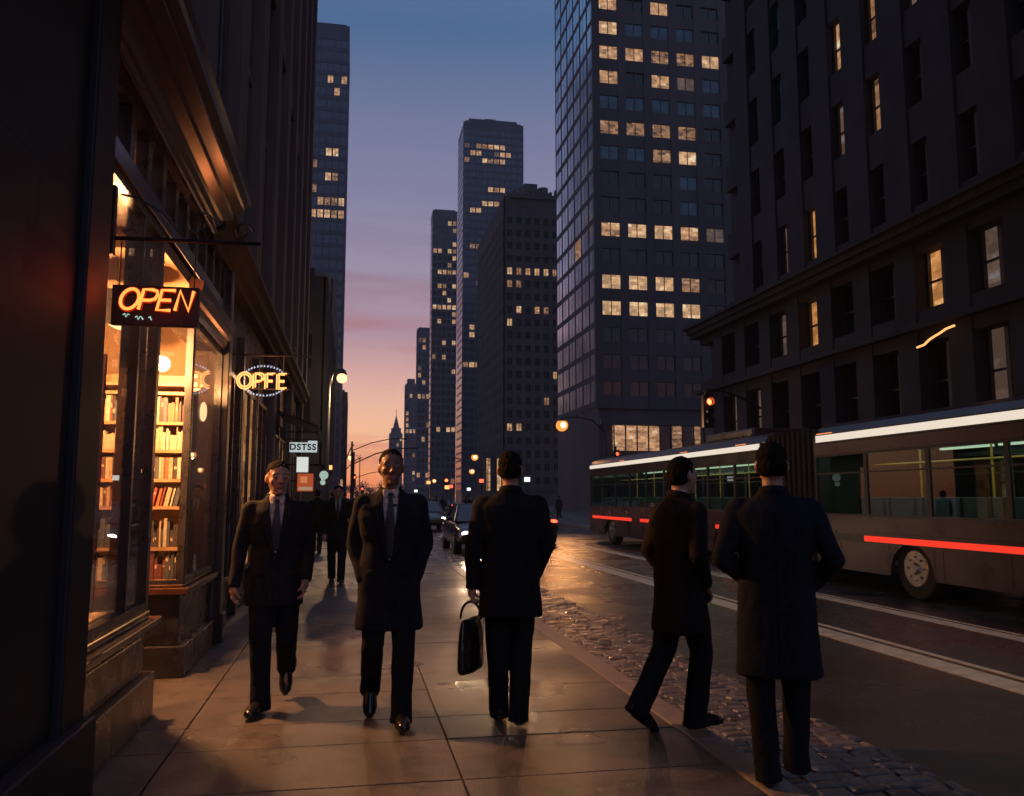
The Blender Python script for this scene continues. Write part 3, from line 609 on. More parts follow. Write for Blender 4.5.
for i in range(5):
    ci = (i*2+1) % 8; o = MB(); o.box(-.09, .09, -.07, .07, 0, .03+.008*i); q = o.build('book', M_book[ci]); q.location = (-1.75+.02*(i % 2), 4.95+i*.22, .771); q.rotation_euler[2] = .3*i; q['category'] = 'book'; q['group'] = 'books lying on the display step'
    q['label'] = f'{BN[ci]} book lying flat on the low display step, {["nearest the pier", "second from the pier", "in the middle", "fourth from the pier", "farthest from the pier"][i]}'
# items in the second front window
for i, (y, z, h, lab, cat) in enumerate(((8.5, .766, .34, 'cream framed card leaning in the second display window', 'card'), (8.85, .766, .5, 'pale poster leaning at the end of the second display window', 'poster'))):
    o = MB(); o.box(-.02, 0, -.12, .12, 0, h); o.mi = 1; o.box(.0001, .003, -.09, .09, .05, h-.05); q = o.build(cat, [M_wood, M_page]); q.location = (-1.55, y, z); q.rotation_euler = (0, -.18, 0); q['label'] = lab; q['category'] = cat
# ceiling lamp
M_bulb = emit('lamp_glow', (1, .60, .27), 3)
def ceiling_lamp(x, y, z, label, E, ztop=4.0):
    t = thing('ceiling_lamp', label, 'lamp', (x, y, z), group='bookshop ceiling lamps')
    b = MB(); b.tube([(0, 0, .12), (0, 0, .10), (0, 0, .05), (0, 0, 0)], [.03, .06, .10, .13], 20, cap=False); b.tube([(0, 0, .12), (0, 0, ztop-z)], .008, 6); b.build('shade', M_steel, t, smooth=True)
    MB().ell((0, 0, .0), (.11, .11, .035)).build('bulb', M_bulb, t, smooth=True)
    l = light('lamp_light', 'POINT', (x, y, z-.1), E, (1, .43, .145), .07)
    return t
ceiling_lamp(-1.93, 8.45, 2.98, 'round ceiling lamp above the bookcase in the second bay', 55)
ceiling_lamp(-2.3, 5.5, 3.2, 'lit round ceiling lamp hidden high behind the first display window', 27)
ceiling_lamp(-1.78, 7.1, 2.85, 'lit lamp in the recessed shop entrance', 620, 3.3)
wl = thing('wall_sconce', 'small warm wall light glowing behind the corner of the return window', 'wall light', (-1.47, 8.9, 2.35))
MB().ell((0, 0, 0), (.035, .035, .10)).build('bulb', M_bulb, wl, smooth=True); MB().box(-.02, .02, .036, .05, -.06, .06).build('back_plate', M_steel, wl)

# ================================================================ neon signs
def stroke_letter(ch):
    O = [(.5+.5*math.cos(a)*.98, .5+.5*math.sin(a)) for a in [i*math.pi/12 for i in range(25)]]
    D = {'O': [O], 'P': [[(0, 0), (0, 1), (.55, 1), (.85, .93), (.95, .74), (.85, .54), (.55, .46), (.05, .46)]],
         'E': [[(.85, 1), (0, 1), (0, 0), (.85, 0)], [(.06, .5), (.72, .5)]], 'N': [[(0, 0), (0, 1), (.85, 0), (.85, 1)]],
         'F': [[(.85, 1), (0, 1), (0, 0)], [(.06, .5), (.72, .5)]]}
    return D[ch]
def neon_letter(t, ch, x, z, w, h, y, rad, m, slant=0, dbl=0):
    b = MB(); hb = MB()
    for st in stroke_letter(ch):
        hb.tube([(x+u*w+slant*v*h, y+.012, z+v*h) for u, v in st], [(.016 if not dbl else .022, .005)]*len(st), 10, up=(0, 1, 0))  # red emissive band added for the bloom around each tube
        for off in ([0] if not dbl else [-dbl, dbl]):
            pts = []
            for i, (u, v) in enumerate(st):
                du = off if ch != 'O' else off*(u-.5)*2; dv = off*.6 if ch != 'O' else off*(v-.5)*2
                if ch != 'O' and len(st) == 2: du = 0
                pts.append((x+(u*w)+slant*v*h+du, y, z+v*h+dv))
            b.tube(pts, rad, 8)
    lo = b.build('letter_'+ch.lower(), m, t, smooth=True); hb.build('added_halo', M_halo, lo)
M_halo = emit('red_halo_glow', (1, .045, .012), .42); M_neonO = emit('orange_neon', (1, .27, .05), 2.3, True); M_neonY = emit('amber_neon', (1, .42, .12), 2.2, True)
M_neonW = emit('pale_neon', (.75, .8, 1), 1.5); M_neonG = emit('mint_neon', (.6, .9, .75), .8)
M_panel = mat('sign_panel', (.016, .008, .009), .5, var=.2)
t = thing('open_sign', 'rectangular dark panel with glowing orange neon word OPEN hanging outside the bookshop', 'neon sign', (-1.11, 5.0, 2.46))
MB().box(-.232, .232, 0, .05, 0, .228).build('panel', M_panel, t, bevel=.004)
xx = -.19
for ch, w_ in (('O', .095), ('P', .085), ('E', .085), ('N', .085)):
    neon_letter(t, ch, xx, .085, w_, .115, -.025, .0085, M_neonO, slant=.22); xx += w_+.012
b = MB()
for x0, n_ in ((-.165, 5), (-.10, 6), (-.03, 3)): b.tube([(x0+i*.0085, -.012, .052-.012*(x0 > -.15)+.012*math.sin(i*2.3)) for i in range(n_)], .003, 6)
b.build('script_tube', M_neonG, t, smooth=True)
for hx in (-.2, .2): MB().tube([(hx, .02, .229), (hx, .02, .485)], .004, 6).build('hanger', M_steel, t)
light('neon_light', 'POINT', (-1.08, 5.35, 2.75), 3, (1, .16, .04), .1); light('neon_light', 'POINT', (-1.12, 4.6, 2.55), .9, (1, .08, .03), .1)
bk = thing('sign_bracket', 'black iron scroll bracket bar carrying the rectangular OPEN sign', 'bracket', (W0+.03, 5.02, 2.96))
b = MB(); b.tube([(0, 0, 0), (.80, 0, .01)], .012, 8); b.build('bar', M_steel, bk)
b = MB(); b.tube([(.46+.09*math.cos(a)*(1-a/9), 0, .10+.09*math.sin(a)*(1-a/9)) for a in [i*.5 for i in range(15)]], .006, 6); b.build('scroll', M_steel, bk); b = MB(); b.tube([(.7+.06*math.cos(a)*(1-a/9), 0, .075+.06*math.sin(a)*(1-a/9)) for a in [i*.5 for i in range(15)]], .006, 6)
b.build('scroll', M_steel, bk); b = MB(); b.tube([(.02, 0, .26), (.12, 0, .24), (.25, 0, .16), (.36, 0, .03)], .007, 6); b.build('brace', M_steel, bk); MB().box(-.035, -.0, -.03, .03, -.1, .3).build('wall_plate', M_steel, bk)
t = thing('open_sign', 'amber neon sign reading OPFE with pale arcs above and below', 'neon sign', (-1.0, 10.0, 2.62))
[MB().box(-.30, .27, 0, .012, rz_, rz_+.012).build('rail', M_steel, t) for rz_ in (.10, .29)]; [MB().box(hx, hx+.012, .001, .011, .29, .50).build('hanger', M_steel, t) for hx in (-.2, .2)]
xx = -.29
for ch, w_ in (('O', .15), ('P', .10), ('F', .10), ('E', .10)):
    neon_letter(t, ch, xx, .115, w_, .165, -.025, .0085, M_neonY, dbl=.012); xx += w_+.03
for sg, nm in ((1, 'upper_arc'), (-1, 'lower_arc')):
    b = MB()
    for i in range(13):
        a = R(-52+i*8.6); cx = .25*math.sin(a); cz = .20+sg*(.17*math.cos(a)-.0)
        b.tube([(cx-.007, -.02, cz-.012), (cx-.004, -.02, cz+.012), (cx+.006, -.02, cz-.008), (cx+.008, -.02, cz+.011)][:4 if i % 3 else 3], .003, 5)
    b.build(nm, M_neonW, t)
light('neon_light', 'POINT', (-1.0, 10.3, 2.82), 6, (1, .25, .07), .1); light('neon_light', 'POINT', (-1.0, 9.5, 2.75), .25, (1, .2, .06), .1)
bk = thing('sign_bracket', 'slim iron bracket bar carrying the amber OPFE sign', 'bracket', (W0+.0, 10.02, 3.12))
b = MB(); b.tube([(-.1, 0, 0), (.9, 0, .0)], .011, 8); b.tube([(.7+.05*math.cos(a)*(1-a/9), 0, .06+.05*math.sin(a)*(1-a/9)) for a in [i*.5 for i in range(15)]], .006, 6); b.build('bar', M_steel, bk); 
# blade signs further on
def text(s_, size, m, parent, loc, name='lettering', bold=0.0):
    cu = bpy.data.curves.new(name, 'FONT'); cu.body = s_; cu.size = size; cu.extrude = .002; cu.offset = bold; cu.align_x = 'CENTER'; cu.align_y = 'CENTER'; cu.space_character = 1.15
    o = bpy.data.objects.new('tmp', cu); COL.objects.link(o); o.rotation_euler = (R(90), 0, 0)
    dg = bpy.context.evaluated_depsgraph_get(); me = bpy.data.meshes.new_from_object(o.evaluated_get(dg)); bpy.data.objects.remove(o)
    me.materials.clear(); me.materials.append(m); q = link(name, me, parent, loc); q.rotation_euler = (R(90), 0, 0); return q
M_black = mat('black_print', (.01, .012, .015), .6, var=0)
t = thing('number_sign', 'white lit blade sign with black characters DSTSS under the awning', 'sign', (-.985, 18.0, 2.42))
b = MB(); b.box(-.275, .275, 0, .08, 0, .20); b.box(.09, .275, .001, .079, .2001, .235); b.build('panel', emit('cool_sign_face', (.62, .72, .72), .75), t)
text('DSTSS', .175, M_black, t, (-.01, -.004, .10), bold=.006)
MB().box(-.4, -.275, .03, .05, .15, .18).build('bracket', M_steel, t)
t = thing('light_box', 'plain white square light box below the DSTSS sign', 'sign', (-.995, 18.02, 2.01))
MB().box(-.115, .115, 0, .08, 0, .31).build('panel', emit('white_sign_face', (.75, .78, .72), .9), t); MB().box(-.39, -.115, .03, .05, .14, .17).build('bracket', M_steel, t)
t = thing('poster_sign', 'red orange poster sign with pale lower band under the white light box', 'sign', (-.93, 18.05, 1.62))
MB().box(-.16, .16, 0, .05, 0, .36).build('board', emit('red_sign_face', (.55, .10, .035), .7), t); MB().box(-.13, .14, -.006, -.001, .02, .09).build('band', emit('pale_band', (.6, .4, .25), .6), t)
MB().box(-.1, .04, -.006, -.001, .17, .3).build('emblem', emit('orange_face', (.7, .25, .1), .8), t); MB().box(-.45, -.16, .02, .04, .2, .23).build('bracket', M_steel, t)
t = thing('round_sign', 'cool white round sign on the left pavement beyond the poster sign', 'sign', (-.93, 30, 1.9))
b = MB(); b.tube([(0, 0, .35), (0, .08, .35)], .15, 20); b.tube([(-.03, 0, .1), (-.03, .08, .1)], .09, 16); b.build('panel', emit('mint_sign_face', (.6, .8, .7), .6), t); MB().box(-.6, -.1, .03, .05, .33, .37).build('bracket', M_steel, t)
t = thing('light_streak', 'short wavy orange glow added at the dark facade right of the traffic signal, standing for a light streak', 'light', (14.7, 18.9, 5.6))
b = MB(); b.tube([(0, 1.0, -.15), (0, .72, -.13), (0, .5, -.03), (0, .3, .02), (0, .1, .06), (0, -.15, .13), (0, -.45, .15)], .03, 8); b.build('tube', emit('streak_glow', (1, .42, .14), 1.6), t, smooth=True); MB().box(.03, .3, .4, .44, -.05, .0).build('streak_clip', M_steel, t)  # made-up glowing shape for a light streak; no fixture on this wall
# ================================================================ people
def remesh(mb, voxel, smooth=4, wr=0, wscale=(6, 6, 6), seed=0):
    me = mb.mesh('tmp', []); o = bpy.data.objects.new('tmp', me); COL.objects.link(o)
    m = o.modifiers.new('r', 'REMESH'); m.mode = 'VOXEL'; m.voxel_size = voxel
    if smooth: s = o.modifiers.new('s', 'SMOOTH'); s.iterations = smooth; s.factor = .5
    dg = bpy.context.evaluated_depsgraph_get(); ev = o.evaluated_get(dg); r = bpy.data.meshes.new_from_object(ev)
    bpy.data.objects.remove(o); bpy.data.meshes.remove(me)
    if wr:
        sd = Vector((seed*3.7, seed, seed*1.9)); nrm = [v.normal.copy() for v in r.vertices]
        for v, n in zip(r.vertices, nrm):
            p = Vector((v.co.x*wscale[0], v.co.y*wscale[1], v.co.z*wscale[2]))+sd
            v.co += n*(wr*(noise.noise(p)+.5*noise.noise(p*2.1)))
    r.shade_smooth(); return r
M_skin = mat('skin', (.42, .24, .17), .5, var=.1, scale=12); M_skinD = mat('skin', (.20, .105, .07), .5, var=.1, scale=12)
M_lip = mat('lips', (.3, .12, .1), .4, var=0); M_brow = mat('brow', (.02, .014, .01), .8, var=0); M_eye = mat('eye', (.16, .14, .13), .2, var=0); M_iris = mat('iris', (.02, .012, .01), .15, var=0)
M_hair = mat('dark_hair', (.008, .006, .005), .9, spec=.12, var=.5, scale=60, stretch=(1, 1, .2), bump=.6)
def cloth(name, col): return mat(name, col, .92, var=.25, scale=40, bump=.35, bscale=260, spec=.15)
C_black = cloth('black_wool', (.011, .012, .016)); C_navy = cloth('navy_wool', (.012, .014, .021)); C_char = cloth('charcoal_wool', (.017, .016, .020)); C_brown = cloth('dark_brown_wool', (.015, .012, .013))
M_shirt = cloth('pale_shirt', (.50, .44, .42)); M_tie = mat('dark_tie', (.015, .015, .02), .5, var=.3, scale=80)
M_shoe = mat('black_leather', (.012, .011, .011), .18, var=.2, scale=10, spec=.7); M_button = mat('dark_button', (.03, .02, .015), .2)
def V(*a): return Vector(a)
HS = 1.08
def head_mb(b, c, yaw=0, tilt=0, face=True):
    """c = centre of the head; face looks +Y"""
    M = Matrix.Rotation(yaw, 3, 'Z') @ Matrix.Rotation(tilt, 3, 'X'); c = Vector(c); P = lambda x, y, z: c+M @ (V(x, y, z)*HS)
    b0 = len(b.v)
    b.ell(P(0, -.008, .03), tuple(q*HS for q in (.074, .093, .088)), 24, 16, M); b.ell(P(0, .018, -.012), tuple(q*HS for q in (.066, .072, .085)), 24, 16, M); b.ell(P(0, .036, -.052), tuple(q*HS for q in (.050, .054, .058)), 20, 12, M)
    b.ell(P(0, .072, -.092), tuple(q*HS for q in (.024, .022, .021)), 12, 8, M); b.ell(P(0, -.02, -.02), tuple(q*HS for q in (.066, .07, .07)), 20, 12, M)
    b.cap(P(0, .086, .012), P(0, .108, -.026), .009, .0145); b.ell(P(-.014, .098, -.03), tuple(q*HS for q in (.009, .01, .008)), 8, 6); b.ell(P(.014, .098, -.03), tuple(q*HS for q in (.009, .01, .008)), 8, 6)
    b.cap(P(-.045, .068, .022), P(.045, .068, .022), .014, .014); b.ell(P(0, .084, -.058), tuple(q*HS for q in (.025, .012, .006)), 12, 6, M); b.ell(P(0, .083, -.069), tuple(q*HS for q in (.021, .012, .007)), 12, 6, M)
    for s in (-1, 1):
        b.ell(P(s*.044, .048, -.022), tuple(q*HS for q in (.022, .026, .026)), 12, 8, M); b.ell(P(s*.030, .076, .002), tuple(q*HS for q in (.015, .012, .012)), 10, 8, M)
        b.ell(P(s*.075, -.006, -.006), tuple(q*HS for q in (.010, .019, .032)), 12, 10, M @ Matrix.Rotation(s*.35, 3, 'Z'))
    return M, P
def hand_mb(b, w, d, side, palm=(0, 1, 0), curl=.5, sc=1.0):
    """w wrist, d direction of the hand, palm = direction the palm faces, side +1 when thumb is on cross(d,palm) side"""
    w = Vector(w); d = Vector(d).normalized(); n = Vector(palm); n = (n-d*n.dot(d)).normalized(); t = d.cross(n)*side
    k = sc; b.cap(w-d*.02, w+d*.045*k, .024, .030*k)
    for i in range(4): b.cap(w+d*.03*k+t*(.026-.017*i)*k, w+d*.088*k+t*(.028-.019*i)*k, .014*k, .0125*k)
    for i, ln_ in enumerate((.068, .077, .071, .054)):
        p = w+d*.088*k+t*(.030-.0195*i)*k; a = curl*.5+.06*i
        for j, (f, rr) in enumerate(((.45, .0098), (.32, .0088), (.23, .0078))):
            q = p+(d*math.cos(a)+n*math.sin(a)+t*(.06*(1.5-i)*(1 if j == 0 else 0)))*ln_*f*k; b.cap(p, q, rr*k, rr*.92*k, 10); p = q; a += curl*(.9+.1*i)
    p = w+d*.02*k+t*.022*k; q = p+(d*.7+t*.75+n*.3).normalized()*.042*k; b.cap(p, q, .014*k, .0115*k); r_ = q+(d*.9+t*.2+n*(.3+curl*.4)).normalized()*.032*k; b.cap(q, r_, .0112*k, .0095*k); b.cap(r_, r_+(d*.8+n*(.3+curl)).normalized()*.024*k, .0095*k, .008*k)
def patch(bvh, poly, off, name, m, parent, nu=14, nv=20, origin_y=2.0, thick=.004, front=1):
    """thin cloth piece lying on a garment: poly gives, for v from 0 to 1, (z, x_left, x_right)"""
    b = MB(); rows = []
    for j in range(nv+1):
        v = j/nv; k = v*(len(poly)-1); i = min(int(k), len(poly)-2); f_ = k-i
        z, xl, xr = [poly[i][q]*(1-f_)+poly[i+1][q]*f_ for q in range(3)]; row = []
        for u in range(nu+1):
            x = xl+(xr-xl)*u/nu; hit = bvh.ray_cast(Vector((x, origin_y*front, z)), Vector((0, -front, 0)))
            y = hit[0].y if hit[0] else (rows[-1][u][1] if rows else 0); row.append((x, y, z))
        rows.append(row)
    W_ = nu+1
    for d_ in (off, off-thick):
        for row in rows: b.v += [(x, y+front*d_, z) for x, y, z in row]
    H = len(rows)*W_
    for j in range(nv):
        for u in range(nu):
            a = j*W_+u; b.f.append([a, a+1, a+W_+1, a+W_]); b.f.append([H+a, H+a+W_, H+a+W_+1, H+a+1]); b.m += [0, 0]
    for j in range(nv):
        for a in (j*W_, j*W_+nu): b.f.append([a, a+W_, H+a+W_, H+a]); b.m.append(0)
    for u in range(nu):
        for a in (u, nv*W_+u): b.f.append([a, a+1, H+a+1, H+a]); b.m.append(0)
    return b.build(name, m, parent, smooth=True)
def torso(b, secs):
    """stack of (z, cx, cy, rx, ry) superelliptic sections"""
    n = 28; a = len(b.v)
    for z, cx, cy, rx, ry in secs:
        for k in range(n):
            w = 2*math.pi*k/n; cs, sn = math.cos(w), math.sin(w); e = .82
            b.v.append((cx+rx*math.copysign(abs(cs)**e, cs), cy+ry*math.copysign(abs(sn)**e, sn), z))
    for i in range(len(secs)-1):
        for k in range(n):
            k2 = (k+1) % n; b.f.append([a+i*n+k, a+i*n+k2, a+(i+1)*n+k2, a+(i+1)*n+k]); b.m.append(0)
    b.f.append([a+k for k in reversed(range(n))]); b.f.append([a+(len(secs)-1)*n+k for k in range(n)]); b.m += [0, 0]
def person(name, label, loc, rz, P, coatm, trouserm, hem, H=1.8, skin=None, front=True, seed=0, hw=1.0, hairline=.055, headyaw=0, vox=.0075, coatw=1.0, group=None, detail=True, collar=True, lean=(0, 0), vdepth=1.12):
    skin = skin or M_skin; J = {k: Vector(v) for k, v in P.items()}
    hc = J['head']
    # ---- body: one continuous surface
    b = MB(); M, PP = head_mb(b, hc, headyaw)
    nb = J['neck']; b.cap(nb+V(0, -.01, -.04), hc+V(0, -.018, -.05), .060, .054)
    pel = J['pelvis']; ch = J['chest']
    torso(b, [(pel.z-.08, pel.x, pel.y, .13, .09), (pel.z+.02, pel.x, pel.y, .15, .10), (pel.z+.16, (pel.x+ch.x)/2, (pel.y+ch.y)/2, .135, .092), (ch.z-.1, ch.x, ch.y, .15, .10), (ch.z+.06, ch.x, ch.y, .155, .10), (ch.z+.15, ch.x, ch.y, .13, .075), (ch.z+.2, ch.x, ch.y-.005, .07, .055)])
    for s in 'LR':
        b.cap(J['sh'+s]+V(0, 0, -.04), J['el'+s], .042, .036); b.cap(J['el'+s], J['wr'+s], .040, .026)
        b.cap(ch+V(0, 0, .10), J['sh'+s]+V(0, 0, -.045), .045, .040)
        b.cap(J['hip'+s], J['kn'+s], .080, .055); b.cap(J['kn'+s], J['an'+s], .053, .034); b.cap(J['an'+s]+V(0, 0, -.015), J['an'+s]*.35+J['to'+s]*.65+V(0, 0, -.022), .028, .018)
        if 'hd'+s in J: hand_mb(b, J['wr'+s], J['hd'+s], -1 if s == 'L' else 1, J.get('pm'+s, V(0, -1, 0)), J['cu'+s].x if 'cu'+s in J else .45)
        else: hand_mb(b, J['wr'+s], J['wr'+s]-J['el'+s], -1 if s == 'L' else 1, V(0, -1, 0), .6)
    me = remesh(b, vox, 4)
    for m_ in (skin, M_lip, M_brow, M_eye, M_iris): me.materials.append(m_)
    Mi = M.transposed(); idx = []
    for p in me.polygons:
        q = Mi @ (p.center-hc)/HS; mi = 0
        if q.y > .05:
            if abs(q.x) < .025 and -.073 < q.z < -.053 and q.y > .07: mi = 1
            for s in (-1, 1):
                e = ((q.x-s*.031)/.0155)**2+((q.z-.002)/.0062)**2
                if e < 1: mi = 3
                if ((q.x-s*.031)/.006)**2+((q.z-.002)/.006)**2 < 1: mi = 4
                if ((q.x-s*.031)/.022)**2+((q.z-.0225-.004*math.cos((q.x-s*.031)*60))/.0036)**2 < 1: mi = 2
        idx.append(mi)
    me.polygons.foreach_set('material_index', idx)
    body = link(name, me, None, loc); body.rotation_euler = (0, 0, rz); body['label'] = label; body['category'] = 'person'
    if group: body['group'] = group
    # ---- hair
    h = MB(); h.ell(PP(0, -.012, .038), (.083, .099, .092), 28, 18, M); h.ell(PP(0, -.034, -.005), (.082, .084, .078), 24, 14, M)
    hm = h.mesh('tmp', []); bm = bmesh.new(); bm.from_mesh(hm)
    hm2 = remesh(h, .006, 1, .006, (55, 55, 30), seed); bm.free(); bm = bmesh.new(); bm.from_mesh(hm2); kill = []
    for v in bm.verts:
        q = Mi @ (v.co-hc)/HS
        if q.y > .03 and q.z < hairline+.0+.02*(q.y-.05)/.04+.007*noise.noise(q*70): kill.append(v)
        elif q.y > -.005 and q.z < .018: kill.append(v)
        elif q.z < -.058: kill.append(v)
    bmesh.ops.delete(bm, geom=kill, context='VERTS'); bm.to_mesh(hm2); bm.free(); hm2.materials.append(M_hair); link('hair', hm2, body)
    # ---- trousers
    b = MB(); torso(b, [(pel.z-.13, pel.x, pel.y, .155, .115), (pel.z, pel.x, pel.y, .168, .120), (pel.z+.12, pel.x, pel.y, .155, .108)])
    for s in 'LR':
        kn, an = J['kn'+s], J['an'+s]; hip = J['hip'+s]; dn = (an-kn).normalized()
        b.tube([hip+V(0, 0, .03), hip*.6+kn*.4, kn, kn*.5+an*.5, an+dn*.02, an+dn*.062], [(.098, .105), (.090, .096), (.076, .080), (.071, .076), (.070, .080), (.073, .088)], 20)
    me = remesh(b, .010, 4, .007, (10, 10, 6), seed+5); me.materials.append(trouserm); link('trousers', me, body)
    # ---- shoes
    for s in 'LR':
        an, to = J['an'+s], J['to'+s]; d = (to-an); d.z = 0 if abs(to.z-an.z) < .07 else d.z; d.normalize(); up = V(0, 0, 1)-d*d.z; up.normalize()
        sole = an-up*.055; b = MB(); b.cap(an+up*.0, an-up*.02, .043, .046)
        b.tube([sole-d*.075+up*.02, sole-d*.06+up*.022, sole+up*.028, sole+d*.09+up*.022, sole+d*.16+up*.018, sole+d*.205+up*.012, sole+d*.222+up*.008],
               [(.022, .03), (.040, .045), (.042, .056), (.047, .045), (.046, .032), (.034, .022), (.01, .008)], 18, up=up)
        b.tube([sole-d*.02+up*.03, sole+d*.06+up*.045], [(.036, .045), (.036, .02)], 14, up=up)
        me = remesh(b, .007, 2); me.materials.append(M_shoe); so = link('shoe', me, body)
        b = MB(); side = d.cross(up)
        pts = [(-.078, .028), (-.03, .040), (.06, .046), (.14, .050), (.19, .040), (.226, .012)]
        ring = [sole+d*x+side*y for x, y in pts]+[sole+d*x-side*y for x, y in reversed(pts)]; n_ = len(ring)
        b.v = [tuple(q-up*.006) for q in ring]+[tuple(q+up*.008) for q in ring]; b.f = [list(range(n_)), list(range(n_, 2*n_))[::-1]]+[[i, (i+1) % n_, n_+(i+1) % n_, n_+i] for i in range(n_)]; b.m = [0]*len(b.f)
        b.build('sole', M_shoe, so)
    # ---- jacket or coat
    b = MB(); cw = coatw
    secs = [(hem, pel.x+lean[0], pel.y+lean[1], .208*cw, .150*cw), (hem+.015, pel.x+lean[0], pel.y+lean[1], .206*cw, .148*cw)]
    for f_, rx, ry in ((.35, .196, .142), (.7, .188, .136)):
        secs.append((hem+(pel.z-hem)*f_+.02, pel.x+lean[0]*(1-f_), pel.y+lean[1]*(1-f_), rx*cw, ry*cw))
    secs += [(pel.z+.10, pel.x*.8+ch.x*.2, pel.y*.8+ch.y*.2, .178*cw, .130*cw), (pel.z+.22, (pel.x+ch.x)/2, (pel.y+ch.y)/2, .170*cw, .124*cw), (ch.z-.08, ch.x, ch.y, .188*cw, .132*cw), (ch.z+.04, ch.x, ch.y, .200*cw, .132*cw),
             (ch.z+.12, ch.x, ch.y-.005, .196*cw, .112*cw), (ch.z+.175, ch.x, ch.y-.01, .155, .085), (ch.z+.205, ch.x, ch.y-.012, .10, .07), (ch.z+.235, nb.x, nb.y-.012, .074, .066)]
    secs = [q for i, q in enumerate(secs) if i == 0 or q[0] > secs[i-1][0]+.004]
    torso(b, secs)
    for s in 'LR':
        sh, el, wr = J['sh'+s], J['el'+s], J['wr'+s]
        b.cap(sh+V(0, 0, -.012), el, .064, .055); b.tube([sh+V(0, 0, -.01), sh*.5+el*.5, el], [.066, .063, .055], 16); b.tube([el, el*.5+wr*.5, wr, wr+(wr-el).normalized()*.012], [.056, .051, .046, .046], 16); b.ell(el, (.055, .055, .055))
        b.cap(ch+V(0, -.008, .145), sh+V(0, 0, -.005), .058, .054)
    me = remesh(b, .0105, 4, .008, (9, 9, 5), seed); me.materials.append(coatm); coat = link('coat' if hem < .72 else 'jacket', me, body)
    bm = bmesh.new(); bm.from_mesh(me); bvh = BVHTree.FromBMesh(bm); bm.free()
    zt = ch.z+.215
    if detail:
        if front:
            cx = ch.x; vd = vdepth
            patch(bvh, [(zt+.01, cx-.052, cx+.052), (zt-.05, cx-.055, cx+.055), (vd, cx-.012, cx+.012), (vd-.02, cx-.004, cx+.004)], .006, 'shirt', M_shirt, body, thick=.003)
            patch(bvh, [(zt-.012, cx-.018, cx+.018), (zt-.045, cx-.013, cx+.013), (zt-.06, cx-.014, cx+.014), (zt-.2, cx-.030, cx+.030), (vd+.05, cx-.034, cx+.034), (vd, cx-.010, cx+.010)], .015, 'tie', M_tie, body, nu=6)
            for s in (-1, 1):
                a_ = [(zt+.012, cx+s*.050, cx+s*.085), (zt-.06, cx+s*.052, cx+s*.105), (zt-.11, cx+s*.049, cx+s*.112), (zt-.13, cx+s*.046, cx+s*.095), (vd+.03, cx+s*.018, cx+s*.05), (vd-.03, cx+s*.0, cx+s*.012)]
                patch(bvh, a_, .016, 'lapel', coatm, body, nu=8, thick=.006)
                patch(bvh, [(zt+.035, cx+s*.02, cx+s*.05), (zt+.0, cx+s*.012, cx+s*.056), (zt-.03, cx+s*.02, cx+s*.05), (zt-.045, cx+s*.035, cx+s*.04)], .018, 'shirt_collar', M_shirt, body, nu=5, nv=8)
                patch(bvh, [(pel.z+.05, cx+s*.09, cx+s*.155), (pel.z+.015, cx+s*.088, cx+s*.157)], .006, 'pocket_flap', coatm, body, nu=6, nv=4)
            for i in range(2 if hem > .72 else 3):
                c_ = bvh.ray_cast(V(cx+.006, 2, vd-.05-.11*i), V(0, -1, 0))
                if c_[0]: MB().tube([c_[0]+V(0, -.003, 0), c_[0]+V(0, .004, 0)], .009, 10).build('button', M_button, body)
            patch(bvh, [(vd-.03, cx-.003, cx+.003), (hem+.01, cx+.004, cx+.010)], .005, 'front_edge', coatm, body, nu=3)
        else:
            patch(bvh, [(hem+.30, pel.x-.004, pel.x+.004), (hem+.008, pel.x-.007, pel.x+.007)], .004, 'back_vent', C_black, body, nu=2, front=-1)
            patch(bvh, [(zt-.0, -.003+ch.x, .003+ch.x), (hem+.3, pel.x-.003, pel.x+.003)], .002, 'back_seam', coatm, body, nu=2, front=-1)
        # collar ring
        b = MB(); n = 24
        for k in range(n):
            a_ = R(-235)+R(290)*k/(n-1)*1.0; 
        pts = []
        for k in range(21):
            a_ = R(150)+R(240)*k/20
            pts.append((nb.x+.070*math.cos(a_), nb.y-.012+.064*math.sin(a_), zt+.012+.016*math.sin(-a_)))
        b.tube(pts, [(.010, .024)]*21, 10, up=(0, 0, 1)); b.build('collar', coatm, body, smooth=True)
        b = MB(); b.tube([(nb.x+.0585*math.cos(R(15*k)), nb.y-.010+.056*math.sin(R(15*k)), zt+.030+.006*math.sin(R(15*k+180))) for k in range(25)], [(.004, .014)]*25, 8, up=(0, 0, 1)); b.build('shirt_collar', M_shirt, body, smooth=True)
    return body
BASE = dict(pelvis=(0, 0, .95), chest=(0, 0, 1.30), neck=(0, 0, 1.49), head=(0, .02, 1.662),
            shL=(-.185, 0, 1.445), shR=(.185, 0, 1.445), hipL=(-.092, 0, .91), hipR=(.092, 0, .91), knL=(-.10, .03, .50), knR=(.10, .03, .50), anL=(-.10, 0, .085), anR=(.10, 0, .085), toL=(-.115, .14, .05), toR=(.115, .14, .05),
            elL=(-.265, -.05, 1.15), elR=(.265, -.05, 1.15), wrL=(-.245, .06, .91), wrR=(.245, .06, .91))
def pose(sc=1.0, **k):
    d = dict(BASE); d.update(k); return {a: (tuple(x*sc for x in v) if a[:2] not in ('pm', 'hd', 'cu') else v) for a, v in d.items()}
